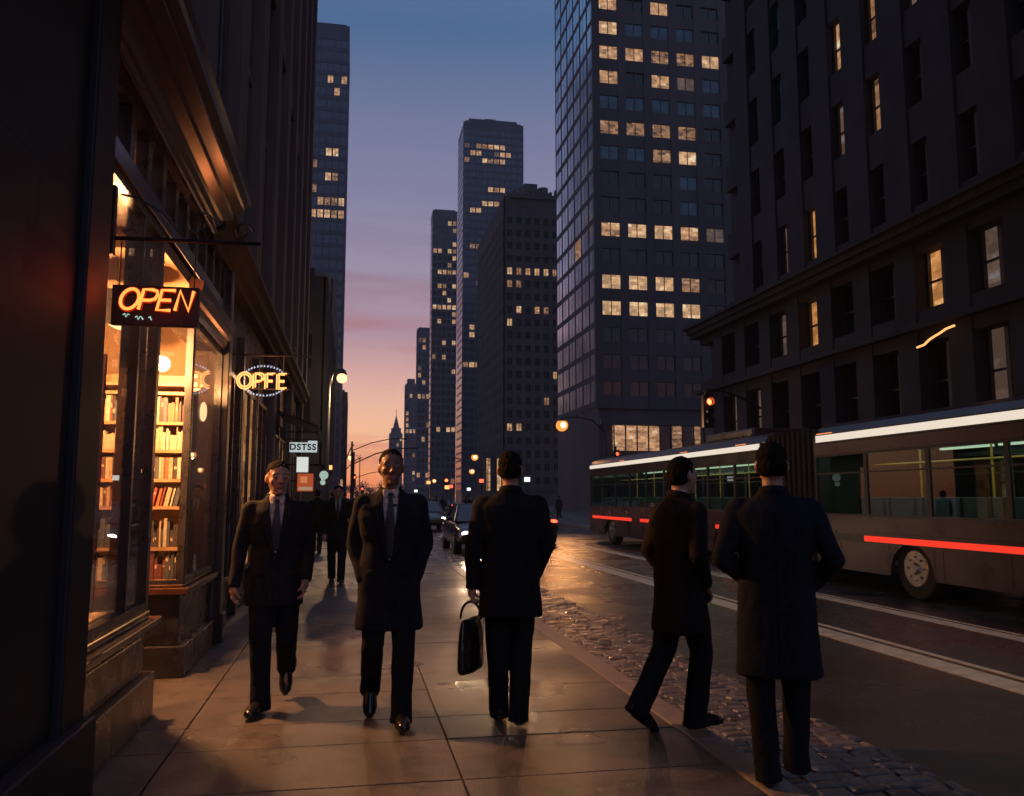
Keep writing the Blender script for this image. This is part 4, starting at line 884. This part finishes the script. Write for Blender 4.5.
# in these poses +Y is where the person faces, -X the person's left
# man 1: dark suit walking towards the camera, left of the picture
P1 = pose(.985, pelvis=(0, 0, .94), hipL=(-.09, 0, .90), hipR=(.09, 0, .90), knR=(.085, .11, .50), anR=(.075, .14, .088), toR=(.125, .28, .052), knL=(-.095, .06, .50), anL=(-.10, -.27, .27), toL=(-.10, -.20, .11),
          elL=(-.235, .02, 1.16), wrL=(-.215, .13, .93), hdL=(.05, .25, -1), pmL=(1, 0, 0), cuL=(.5, 0, 0), elR=(.255, -.04, 1.16), wrR=(.285, .02, .885), hdR=(.06, .1, -1), pmR=(-1, -.2, .1), cuR=(.7, 0, 0))
person('person', 'man in dark suit, pale shirt and tie walking towards the camera beside the bookshop', (-.53, 6.5, 0), math.pi+R(4), P1, C_char, C_black, .74*.985, front=True, seed=1, headyaw=R(14), hairline=.060)
# man 2: overcoat, hands in pockets, walking towards the camera
P2 = pose(1.02, knL=(-.10, .10, .50), anL=(-.09, .10, .085), toL=(-.10, .24, .05), knR=(.10, .05, .52), anR=(.12, -.26, .20), toR=(.12, -.15, .07), hipL=(-.09, 0, .90), hipR=(.09, 0, .90),
          elL=(-.238, -.05, 1.15), wrL=(-.170, .04, .94), elR=(.238, -.05, 1.15), wrR=(.170, .04, .94), head=(0, .02, 1.668))
person('person', 'man in dark knee length overcoat with hands in pockets walking towards the camera, centre left', (.27, 5.95, 0), math.pi+R(-3), P2, C_navy, C_black, .62, front=True, seed=2, skin=M_skinD, hairline=.072, headyaw=R(6), coatw=1.12, vdepth=1.10)
# man 3: suit, seen from behind, briefcase in his left hand
P3 = pose(1.02, knL=(-.085, .03, .50), anL=(-.065, .13, .085), toL=(-.08, .27, .05), knR=(.075, .03, .50), anR=(.05, -.06, .09), toR=(.06, .08, .05), elL=(-.255, -.04, 1.15), wrL=(-.255, .02, .885), hdL=(.02, .02, -1), pmL=(1, 0, 0), cuL=(1.25, 0, 0),
          elR=(.242, -.05, 1.16), wrR=(.165, .04, .95))
person('person', 'man in black suit seen from behind carrying a briefcase, walking away in the middle', (1.08, 5.8, -.008), R(-6), P3, C_black, C_black, .71, front=False, seed=3, hairline=.065, headyaw=R(-8), coatw=1.08)
# man 4: long coat in profile, stepping off the kerb
P4 = pose(.985, knR=(.07, .10, .50), anR=(.05, .05, .088), toR=(.06, .20, .052), knL=(-.07, -.10, .52), anL=(-.08, -.31, .17), toL=(-.08, -.19, .07), hipL=(-.08, -.02, .90), hipR=(.08, .0, .90), pelvis=(0, -.02, .94),
          elL=(-.25, -.07, 1.15), wrL=(-.17, .06, .95), elR=(.235, -.06, 1.15), wrR=(.17, .06, .95), head=(0, .03, 1.662), shL=(-.175, 0, 1.44), shR=(.175, 0, 1.44))
person('person', 'man in long dark brown coat striding to the right along the cobbled kerb', (2.16, 5.42, .003), R(-70), P4, C_brown, C_black, .62, front=True, seed=4, hairline=.065, coatw=1.02)
# man 5: nearest, long coat, from behind
P5 = pose(1.0, knL=(-.10, .0, .50), anL=(-.075, -.04, .085), toL=(-.09, .10, .05), knR=(.09, .08, .50), anR=(.085, .14, .10), toR=(.10, .28, .05), elL=(-.285, -.07, 1.17), wrL=(-.17, .07, 1.07), elR=(.295, -.07, 1.17), wrR=(.175, .08, 1.02), shL=(-.185, 0, 1.45), shR=(.185, 0, 1.45), head=(0, .02, 1.672))
person('person', 'nearest man, seen from behind in a long dark coat at right with elbows bent', (2.27, 4.34, .0), R(-24), P5, C_navy, C_black, .56, front=False, seed=5, hairline=.065, coatw=1.10)
# man 6: small figure far down the pavement
P6 = pose(.95, knL=(-.09, .06, .50), anL=(-.08, .06, .085), toL=(-.09, .2, .05), anR=(.09, -.14, .14), toR=(.09, -.02, .06), hipL=(-.09, 0, .90), hipR=(.09, 0, .90))
p6 = person('person', 'small dark figure in a coat walking far down the pavement between the two left men', (-.22, 15.5, 0), math.pi, P6, C_black, C_black, .72, front=True, seed=6, vox=.012)
# briefcase
bc = thing('briefcase', 'soft black briefcase held low by the man seen from behind in the middle', 'briefcase', (.815, 5.84, .345), R(62))
b = MB(); b.tube([(-.0, 0, 0), (0, 0, .02), (0, 0, .15), (0, 0, .27), (0, 0, .33), (0, 0, .345)], [(.05, .18), (.062, .20), (.062, .20), (.05, .185), (.03, .16), (.012, .14)], 20, up=(1, 0, 0))
me = remesh(b, .009, 3, .006, (8, 8, 8), 3); me.materials.append(M_shoe); link('bag_body', me, bc)
b = MB(); b.tube([(0, .075*math.cos(a), .335+.115*math.sin(a)) for a in [i*math.pi/12 for i in range(13)]], .008, 8); b.build('handle', M_shoe, bc, smooth=True)
b = MB(); b.box(-.066, .066, -.03, .03, .16, .24); b.build('clasp', M_shoe, bc, bevel=.004)
# distant pedestrians
walker = tree(p6); cnt = 0
WH = ['on the left pavement', 'crossing far ahead', 'by the far kerb']
crowd = [(-.9, 24, 0), (.2, 31, 3.1), (-.7, 34, .2), (.7, 40, 3.0), (-.3, 46, 0), (1.4, 52, 1.2)]
for i, (x, y, rz) in enumerate(crowd):
    dup(walker, f'dark pedestrian far down the left pavement, {["nearest of the distant walkers", "second nearest distant walker", "third of the distant walkers", "fourth of the distant walkers", "fifth of the distant walkers", "sixth of the distant walkers"][i]}', (x, y, 0), rz)['group'] = 'distant walkers'
for i in range(16):
    x = 2.2+i*.85+random.uniform(-.3, .3); o = dup(walker, 'tiny dark figure in the crowd crossing the street far ahead', (x, 62+random.uniform(-3, 6), -.1), random.uniform(0, 6)); o['group'] = 'crowd crossing far ahead'
# ================================================================ bus
M_bus = mat('maroon_brown_paint', (.045, .028, .030), .30, var=.12, scale=2, spec=.6, rvar=.05, bump=.05, bscale=3); M_busd = mat('bus_dark_trim', (.02, .02, .022), .4, var=.3)
M_rub = mat('rubber', (.015, .015, .016), .8); M_rim = mat('steel_rim', (.35, .33, .31), .35, metal=.8, var=.3)
M_bglass = glass('bus_glass', (.62, .72, .66), 0.0, 1.5); M_seat = mat('bus_seat', (.05, .07, .09), .8); M_int = mat('bus_interior', (.20, .24, .20), .7)
M_white = emit('white_streak_and_headlight', (1, .86, .70), .85, True); M_redl = emit('red_streak_and_tail_light', (1, .05, .025), .95, True); M_tube = emit('cabin_tube', (.85, .95, .75), 1.2, True); M_amb = emit('amber_marker', (1, .28, .08), 1.6)
def wheel(t, x, y, r, wd, side=-1, name='wheel'):
    b = MB(); c = V(x, y, r)
    b.tube([(x-wd/2, y, r), (x-wd/2+.02, y, r), (x+wd/2-.02, y, r), (x+wd/2, y, r)], [r-.02, r, r, r-.02], 28); w = b.build(name, M_rub, t, smooth=False)
    xs = x+side*(wd/2+.003); b = MB(); b.tube([(xs, y, r), (xs+side*.012, y, r)], [r*.62, r*.58], 20); b.tube([(xs+side*.012, y, r), (xs+side*.05, y, r)], [r*.2, r*.15], 12)
    for i in range(8): a = i*math.pi/4; b.tube([(xs+side*.012, y+r*.38*math.cos(a), r+r*.38*math.sin(a)), (xs+side*.03, y+r*.38*math.cos(a), r+r*.38*math.sin(a))], .018, 6)
    b.build('rim', M_rim, w)
def bus_section(t, y0, y1, wheels, X0, X1, H=3.02, doors=(), front=False, back=False):
    L_, Hh = y1-y0, H; ya, yb = 0+(y0), y1
    prof = lambda X0, X1, ins: [(X0+ins, .38), (X1-ins, .38), (X1-ins, 2.62), (X1-.03-ins, 2.78), (X1-.12-ins, 2.92), (X1-.3-ins, 3.0-ins*.5), (X0+.3+ins, 3.0-ins*.5), (X0+.12+ins, 2.92), (X0+.03+ins, 2.78), (X0+ins, 2.62)]
    # lower side walls with wheel arches
    def side(x, sgn):
        b = MB(); th = .06
        xa, xb = (x, x+th) if sgn < 0 else (x-th, x)
        segs = []; cur = y0
        for wy in sorted(wheels): segs.append((cur, wy-.56)); cur = wy+.56
        segs.append((cur, y1))
        for a, c in segs: b.box(xa, xb, a, c, .32, 1.0)
        for wy in wheels:
            arch = [(wy-.56, 1.0), (wy-.56, .32)]+[(wy-.54*math.cos(q), .32+.02+.52*math.sin(q)) for q in [i*math.pi/10 for i in range(11)]]+[(wy+.56, .32), (wy+.56, 1.0)]
            b.prism(arch, 'x', xa, xb)
        b.box(xa, xb, y0, y1, 1.0, 1.27)
        b.build('lower_panel', M_bus, t, bevel=.006)
        b = MB(); b.box(xa, xb, y0, y1, 2.38, 2.62); 
        b.build('upper_panel', M_bus, t, bevel=.006)
        n = max(2, round(L_/1.55)); w = L_/n
        for i in range(n):
            b = MB(); a, c = y0+i*w, y0+(i+1)*w; p, q = xa+.008, xb-.008
            b.box(p, q, a, a+.045, 1.271, 2.379); b.box(p, q, c-.045, c, 1.271, 2.379); b.box(p, q, a+.0451, c-.0451, 1.271, 1.305); b.box(p, q, a+.0451, c-.0451, 2.35, 2.379); b.box(p+.005, q-.005, a+.0452, c-.0452, 2.02, 2.045)
            f_ = b.build('window', M_busd, t); MB().box((xa+xb)/2-.003, (xa+xb)/2+.003, a+.0453, c-.0453, 1.306, 2.349).build('pane', M_bglass, f_)
    side(X0, -1); side(X1, 1)
    # roof shell
    b = MB(); P_ = [(X0, 2.621), (X0+.03, 2.78), (X0+.12, 2.90), (X0+.3, 2.98), ((X0+X1)/2, 3.02), (X1-.3, 2.98), (X1-.12, 2.90), (X1-.03, 2.78), (X1, 2.621)]
    Q = [(x+(.05 if x < (X0+X1)/2 else -.05), z-.03) for x, z in P_]; b.prism(P_+Q[::-1], 'y', y0, y1); b.build('roof', M_bus, t)
    b = MB(); b.box(X0+.5, X1-.5, y0+1.5, y0+4.2, 3.0, 3.22); b.build('roof_unit', M_bus, t, bevel=.05)
    b = MB(); b.box(X0+.4, X1-.4, y0+.05, y1-.05, .55, .60); b.build('floor', M_busd, t)
    b = MB(); b.box(X0+.065, X1-.065, y0+.05, y1-.05, 2.50, 2.53); b.build('ceiling', M_int, t)
    for x in (X0+.55, X1-.55):
        b = MB(); yy = y0+.4
        while yy < y1-1.5: b.box(x-.05, x+.05, yy, yy+1.25, 2.46, 2.495); yy += 1.45
        b.build('cabin_lamp', M_tube, t)
    b = MB(); yy = y0+.8
    while yy < y1-.7:
        for x in (X0+.12, X1-1.02):
            b.box(x, x+.9, yy, yy+.42, .95, 1.03); b.box(x, x+.42, yy-.08, yy, 1.031, 1.60); b.box(x+.48, x+.9, yy-.08, yy, 1.031, 1.60); b.box(x+.1, x+.8, yy+.1, yy+.3, .601, .949)
        yy += .85
    b.build('seats', M_seat, t, bevel=.02)
    b = MB(); yy = y0+1.2
    while yy < y1-.6: b.tube([(X0+1.06, yy, .6), (X0+1.06, yy, 2.5)], .017, 8); yy += 1.7
    b.tube([(X0+1.06, y0+.3, 2.2), (X0+1.06, y1-.3, 2.2)], .017, 8); b.build('grab_poles', M_amb if False else mat('grab_pole', (.6, .35, .05), .35), t)
    yy = y0+1.1
    while yy < y1-.5:
        if all(abs(yy-wy) > .65 for wy in wheels): MB().box(X0-.004, X0-.0005, yy, yy+.012, .36, .82).build('panel_seam', M_busd, t)
        yy += 1.35
    MB().box(X0-.006, X0-.0008, y0+.9, y0+1.3, 1.0, 1.2).build('filler_flap', M_busd, t)
    # ends
    for ye, has in ((y0, front or back), (y1, front or back)):
        if (ye == y0 and back) or (ye == y1 and front):
            sgn = -1 if ye == y0 else 1; a, c = sorted((ye, ye+sgn*.06))
            b = MB(); b.box(X0+.001, X1-.001, a, c, .34, 1.15); b.box(X0+.001, X1-.001, a, c, 2.5, 2.85); b.box(X0+.002, X0+.12, a, c, 1.151, 2.499); b.box(X1-.12, X1-.002, a, c, 1.151, 2.499); b.build('end_panel', M_bus, t, bevel=.02)
            MB().box(X0+.121, X1-.121, a+.02, c-.02, 1.152, 2.498).build('end_window', M_bglass, t)
            for x in (X0+.25, X1-.25): MB().tube([(x, ye+sgn*.061, .78), (x, ye+sgn*.09, .78)], .09, 14).build('tail_light' if sgn < 0 else 'headlight', M_redl if sgn < 0 else M_white, t)
        else:
            MB().box(X0+.061, X0+.3, ye-.02+(.03 if ye == y0 else -.03), ye+.02+(.03 if ye == y0 else -.03), .6, 2.5).build('end_post', M_busd, t)
    for wy in wheels:
        wheel(t, X0+.22, wy, .48, .28); wheel(t, X1-.22, wy, .48, .28, 1)
    # glowing white strip added in place of streaks from moving lights, with its housing
    MB().box(X0-.030, X0-.001, y0+.1, y1-.1, 2.60, 2.775).build('streak_housing', M_busd, t)
    MB().box(X0-.042, X0-.031, y0+.15, y1-.15, 2.625, 2.75).build('added_white_streak', M_white, t)
    MB().box(X0-.018, X0-.001, y0+.05, y1-.05, .83, .96).build('rub_rail', M_busd, t)
t = thing('articulated_bus', 'long dark maroon articulated bus with lit windows filling the street at right', 'bus', (0, 0, -.1))
BX0, BX1 = 8.7, 11.25
bus_section(t, 3.6, 14.95, [6.2, 12.2], BX0, BX1, back=True); bus_section(t, 16.95, 30.6, [19.2, 28.2], BX0, BX1, front=True)
for y0, y1 in ((9.6, 13.4), (16.98, 19.5), (20.4, 25.0), (25.8, 30.2)): MB().box(BX0-.027, BX0-.0185, y0, y1, .85, .945).build('added_red_streak', M_redl, t)  # red glowing strips added in place of tail light streaks
for y in (4.2, 8.6, 14.3, 17.8, 21.2, 26.5): MB().box(BX0-.02, BX0-.001, y, y+.5, 2.76, 2.79).build('marker_lamp', M_amb, t)
b = MB()
for i in range(20):
    y = 14.96+i*.1; ins = .05 if i % 2 else .0
    b.box(BX0+.04+ins, BX1-.04-ins, y, y+.0985, .4+ins, 2.9-ins)
b.build('bellows', M_rub, t)
light('cabin_light', 'AREA', (9.97, 9.3, 2.33), 60, (.95, 1, .8), 2.0, parent=None, sizey=10.5); light('cabin_light', 'AREA', (9.97, 23.5, 2.33), 80, (.95, 1, .8), 2.0, sizey=12.5)

# ================================================================ cars
M_carp = mat('black_car_paint', (.02, .022, .028), .18, var=.1, scale=3, spec=.8); M_carg = mat('car_glass', (.01, .012, .015), .05, var=0, spec=.8)
M_head = emit('headlight_glow', (1, .82, .6), 16); M_tail = emit('tail_light_glow', (1, .07, .03), 5)
def car(label, loc, rz, group='cars in the street'):
    t = thing('parked_car' if False else 'car', label, 'car', loc, rz, group)
    # front of the car towards +Y; body from cross sections along y
    secs = [(-2.25, .42, .72, .80), (-2.1, .3, .93, .86), (-1.6, .25, 1.0, .9), (-.9, .22, .95, .91), (.6, .22, .93, .91), (1.3, .25, .86, .90), (1.9, .28, .78, .86), (2.2, .32, .66, .78), (2.3, .42, .58, .70)]
    b = MB(); ring = []
    for y, z0, z1, hw in secs:
        zc = (z0+z1)/2
        pts = [(-hw*.88, z0), (hw*.88, z0), (hw, z0+.08), (hw*1.01, zc+.02), (hw*.97, z1-.08), (hw*.85, z1), (-hw*.85, z1), (-hw*.97, z1-.08), (-hw*1.01, zc+.02), (-hw, z0+.08)]
        ring.append([(x, y, z) for x, z in pts])
    n = 10; b.v = [p for r_ in ring for p in r_]
    for i in range(len(ring)-1):
        for k in range(n): b.f.append([i*n+k, i*n+(k+1) % n, (i+1)*n+(k+1) % n, (i+1)*n+k]); b.m.append(0)
    b.f += [list(range(n))[::-1], [(len(ring)-1)*n+k for k in range(n)]]; b.m += [0, 0]
    o = b.build('body', M_carp, t, smooth=True); sb = o.modifiers.new('s', 'SUBSURF'); sb.levels = 2; sb.render_levels = 2
    b = MB(); g0 = [(-.76, -1.75, .93), (.76, -1.75, .93), (.80, .95, .90), (-.80, .95, .90)]; g1 = [(-.58, -1.1, 1.36), (.58, -1.1, 1.36), (.60, .1, 1.38), (-.60, .1, 1.38)]
    b.v = g0+g1; b.f = [[0, 1, 2, 3], [4, 5, 6, 7], [0, 1, 5, 4], [1, 2, 6, 5], [2, 3, 7, 6], [3, 0, 4, 7]]; b.m = [0]*6; o = b.build('greenhouse', M_carg, t, bevel=.04)
    MB().box(-.585, .585, -1.08, .08, 1.365, 1.40).build('roof', M_carp, t, bevel=.02)
    for s in (-1, 1):
        for pp in ([(s*.77, -1.72, .95), (s*.60, -1.08, 1.38)], [(s*.81, .93, .92), (s*.61, .1, 1.39)], [(s*.79, -.4, .93), (s*.60, -.45, 1.39)]): MB().tube(pp, .03, 6).build('pillar', M_carp, t)
    for s in (-1, 1):
        MB().ell((s*.64, 2.14, .60), (.13, .07, .07), 14, 8).build('headlight', M_head, t); MB().ell((s*.66, -2.14, .78), (.15, .06, .07), 14, 8).build('tail_light', M_tail, t)
        MB().ell((s*.95, .62, .98), (.09, .05, .07), 10, 8).build('mirror', M_carp, t, smooth=True)
        for y in (-1.4, 1.4): wheel(t, s*.80, y, .32, .2, s)
    MB().box(-.45, .45, 2.24, 2.30, .42, .56).build('grille', M_busd, t); MB().box(-.26, .26, -2.30, -2.26, .5, .61).build('number_plate', mat('plate', (.6, .6, .55), .5), t)
    return t
car1 = car('dark oncoming saloon car with lit headlights behind the two middle men', (3.75, 25.4, -.1), math.pi); ct = tree(car1)
dup(ct, 'dark car driving away with red tail lights between the briefcase man and the bus', (6.1, 30.5, -.1), 0)
for x, y, rz, lab in ((3.6, 42, math.pi, 'second oncoming car in the kerb lane, far ahead'), (6.2, 40, 0, 'dark car driving away in front of the bus, far ahead'), (9.4, 48, 0, 'car with red tail lights in the bus lane beyond the bus'), (3.7, 74, math.pi, 'third oncoming car with headlights beyond the crowd'), (6.4, 78, 0, 'car with tail lights beyond the crowd in the middle lane'), (9.2, 86, 0, 'car with tail lights beyond the crowd in the far lane'), (3.8, 110, math.pi, 'fourth oncoming car, tiny headlights far away'), (9.0, 130, 0, 'tiny car with tail lights very far in the far lane'), (6.4, 140, math.pi, 'tiny oncoming car very far in the middle lane'), (3.8, 170, math.pi, 'farthest oncoming car with headlights by the kerb')):
    dup(ct, lab, (x, y, -.1), rz)
# real beams of the nearest oncoming car
for s in (-1, 1): light('headlight_beam', 'SPOT', (3.75+s*.64, 23.2, .52), 420, (1, .6, .34), .07, rot=(R(86), 0, R(187)), spot=44, blend=.8)

# ================================================================ lamps and signals
M_lampo = emit('sodium_glow', (1, .33, .07), 1.25); M_core = emit('sodium_core', (1, .62, .25), 5); M_lampw = emit('warm_globe', (1, .52, .2), 3); M_pole = mat('dark_pole', (.03, .03, .032), .5, metal=.5, var=.3); M_red = emit('red_signal', (1, .10, .03), 9); M_redd = emit('dim_red_signal', (1, .12, .05), 2.5)
def street_lamp(label, x, y, h, arm, m, r=.16, E=0, col=(1, .45, .16)):
    t = thing('street_lamp', label, 'street lamp', (x-arm, y, 0), group='street lamps')
    MB().tube([(0, 0, 0), (0, 0, .9), (0, 0, h+.3)], [.11, .08, .05], 10).build('pole', M_pole, t, smooth=True)
    if arm: MB().tube([(0, 0, h-.5), (arm*.3, 0, h+.15), (arm*.7, 0, h+.28), (arm, 0, h+.22)], .035, 8).build('arm', M_pole, t, smooth=True)
    b = MB(); b.tube([(arm, 0, h+.3), (arm, 0, h+.22), (arm, 0, h+.06)], [.06, .16, r*1.25], 16, cap=False); b.build('lamp_shade', M_pole, t, smooth=True)
    MB().ell((arm, 0, h-r*.6), (r*1.25, r*1.25, r*1.2)).build('globe', m, t, smooth=True)
    if m is M_lampo: MB().ell((arm, -r*.9, h-r*.6), (r*.6, r*.6, r*.6)).build('bulb', M_core, t, smooth=True)
    if E > 1290: light('lamp_light', 'SPOT', (x, y, h-r*2-.1), 750, (1, .42, .14), .2, rot=Vector((2.5-x, 9-y, -h)).to_track_quat('-Z', 'Y').to_euler(), spot=95, blend=.6)
    elif E: light('lamp_light', 'POINT', (x, y, h-r-.12), E, col, .15)
    return t
street_lamp('street lamp with glowing yellow globe against the sunset edge on the left', -.48, 36, 6.55, .5, M_lampw, .17, 1200, (1, .6, .3))
street_lamp('bright orange street lamp burning in front of the big office tower', 10.0, 40, 5.1, -2.2, M_lampo, .24, 1300)
street_lamp('higher of the two small orange street lamps over the far crossing', 12.9, 90, 5.9, -2.0, M_lampo, .3, 500)
street_lamp('lower of the two small orange street lamps over the far crossing', 15.4, 110, 5.0, -2.0, M_lampo, .3, 0)
street_lamp('tiny orange street lamp seen right of the second man', 10.5, 110, 3.7, -1.2, M_lampo, .22, 0)
street_lamp('small pale street lamp far off under the sunset', -.1, 118, 7.0, -1.2, M_lampw, .3, 0)
def signal(label, x, y, z, m, rz=0, mast=None, s=1.0):
    t = thing('traffic_signal', label, 'traffic signal', (x, y, z), group='traffic signals')
    b = MB(); b.box(-.17*s, .17*s, 0, .2*s, -.85*s, .25*s); b.build('housing', M_busd, t, bevel=.02)
    for i in range(3):
        MB().tube([(0, -.01, -.32*s*i), (0, -.03, -.32*s*i)], .105*s, 16).build('lens', m if i == 0 else M_busd, t)
        b = MB(); b.tube([(0, -.02, -.32*s*i), (0, -.2*s, -.32*s*i)], [.13*s, .13*s], 16, cap=False); b.build('visor', M_busd, t)
    if mast: 
        px, ph = mast; MB().tube([(px-x, .3, -z), (px-x, .3, ph-z)], .08, 10).build('pole', M_pole, t); 
        if abs(px-x) > .3:
            n = 8; MB().tube([((px-x)*(1-k_/n), .3, ph-z-.9+(.9+.55)*(math.sin(k_/n*1.57)*.9)-(.0 if k_ < n else .0)) for k_ in range(n+1)], [.05]*n+[.035], 8).build('mast_arm', M_pole, t, smooth=True)
            MB().box(-.03, .03, .2, .33, -.4, .42).build('hanger', M_pole, t)
    return t
signal('large red traffic signal over the bus roof before the brown building', 13.2, 30, 5.07, M_red, mast=(16.5, 5.2), s=1.15)
signal('dim orange red pedestrian signal above the far end of the bus', 14.36, 45, 3.86, M_redd, mast=(14.36, 4.3), s=.9)
signal('red traffic signal on the left kerb beside the distant lamp', .2, 75, 3.2, M_red, mast=(-.5, 5.6), s=1.1)
signal('second red traffic signal on the left kerb, lower and farther', 1.2, 95, 2.4, M_redd, mast=(-.6, 5.4), s=1.2)
signal('red traffic signal over the far crossing beneath the slate tower', 9.0, 82, 3.1, M_red, mast=(12.5, 5.0), s=1.3)
for i, (y, h, a) in enumerate(((50, 4.1, 3.6), (64, 5.6, 4.0), (88, 4.0, 5.0))):
    t = thing('mast_pole', f'{["nearest", "middle", "farthest"][i]} dark pole with long curved arm reaching over the street at the sunset', 'pole', (.0 if i else .1, y, 0), group='curved arms against the sunset')
    MB().tube([(0, 0, 0), (0, 0, h)], .07, 8).build('pole', M_pole, t); MB().tube([(0, 0, h-.7), (a*.35, 0, h-.1), (a*.7, 0, h+.22), (a, 0, h+.25)], .035, 8).build('arm', M_pole, t, smooth=True)
    MB().box(a-.3, a+.1, -.06, .06, h+.18, h+.25).build('lamp_head', M_pole, t)
# far street signs and lights in the crossing
rr = random.Random(9)
cols = [('red', emit('sign_red', (1, .12, .05), 2.2)), ('white', emit('sign_white', (.8, .85, .8), 1.6)), ('amber', emit('sign_amber', (1, .4, .12), 2))]
k = 0
for (x, y, z, s_, ci) in ((7.6, 66, 2.2, .3, 0), (9.0, 66, 2.0, .28, 1), (5.2, 70, 1.9, .25, 1), (6.4, 72, 2.6, .3, 2), (10.6, 70, 2.7, .35, 0), (8.3, 75, 2.2, .4, 2), (-1.2, 40, 2.3, .3, 1), (-1.2, 48, 3.0, .3, 2), (12.4, 60, 2.6, .4, 1), (11.6, 64, 3.2, .3, 2)):
    nm, m_ = cols[ci]; k += 1
    t = thing('shop_sign', f'small glowing {nm} sign at the far crossing, {["first", "second", "third", "fourth", "fifth", "sixth", "seventh", "eighth", "ninth", "tenth"][k-1]} of the far glowing signs', 'sign', (x, y, 0), group='far glowing signs')
    MB().tube([(0, 0, 0), (0, 0, z)], .04, 6).build('post', M_pole, t); MB().box(-s_/2, s_/2, -.05, .05, z, z+s_*.8).build('panel', m_, t)
# distant trees closing the street
M_leaf = mat('dark_leaves', (.03, .03, .02), .9, var=.4, scale=2)
for i in range(9):
    x = -8+i*4.6+rr.uniform(-1, 1); y = 420+rr.uniform(-20, 40); h = rr.uniform(7, 11)
    t = thing('tree', f'dark far tree at the sunset end of the street, {["leftmost", "second from left", "third from left", "fourth from left", "middle one", "sixth from left", "seventh from left", "eighth from left", "rightmost"][i]}', 'tree', (x, y, 0), group='far trees closing the street')
    MB().tube([(0, 0, 0), (0, 0, h*.6)], [.4, .2], 7).build('trunk', M_pole, t)
    b = MB()
    for j in range(420):
        p = V(rr.gauss(0, 1.5), rr.gauss(0, 1.5), h*.62+rr.gauss(0, h*.14)); q = [p+V(rr.uniform(-.5, .5), rr.uniform(-.5, .5), rr.uniform(-.5, .5)) for _ in range(3)]; b.quad(*[tuple(c) for c in q])
    b.build('crown', M_leaf, t)

# thin city haze round the whole street
hz = MB().box(-140, 140, -30, 700, -1.2, 125).build('haze', (lambda m: m)(bpy.data.materials.new('haze_air')), kind='stuff')
m_ = hz.data.materials[0]; m_.use_nodes = True; t_ = m_.node_tree; t_.nodes.clear(); o_ = t_.nodes.new('ShaderNodeOutputMaterial'); pv = t_.nodes.new('ShaderNodeVolumePrincipled')
pv.inputs['Color'].default_value = (.8, .84, .92, 1); pv.inputs['Density'].default_value = .0005; t_.links.new(pv.outputs[0], o_.inputs['Volume'])
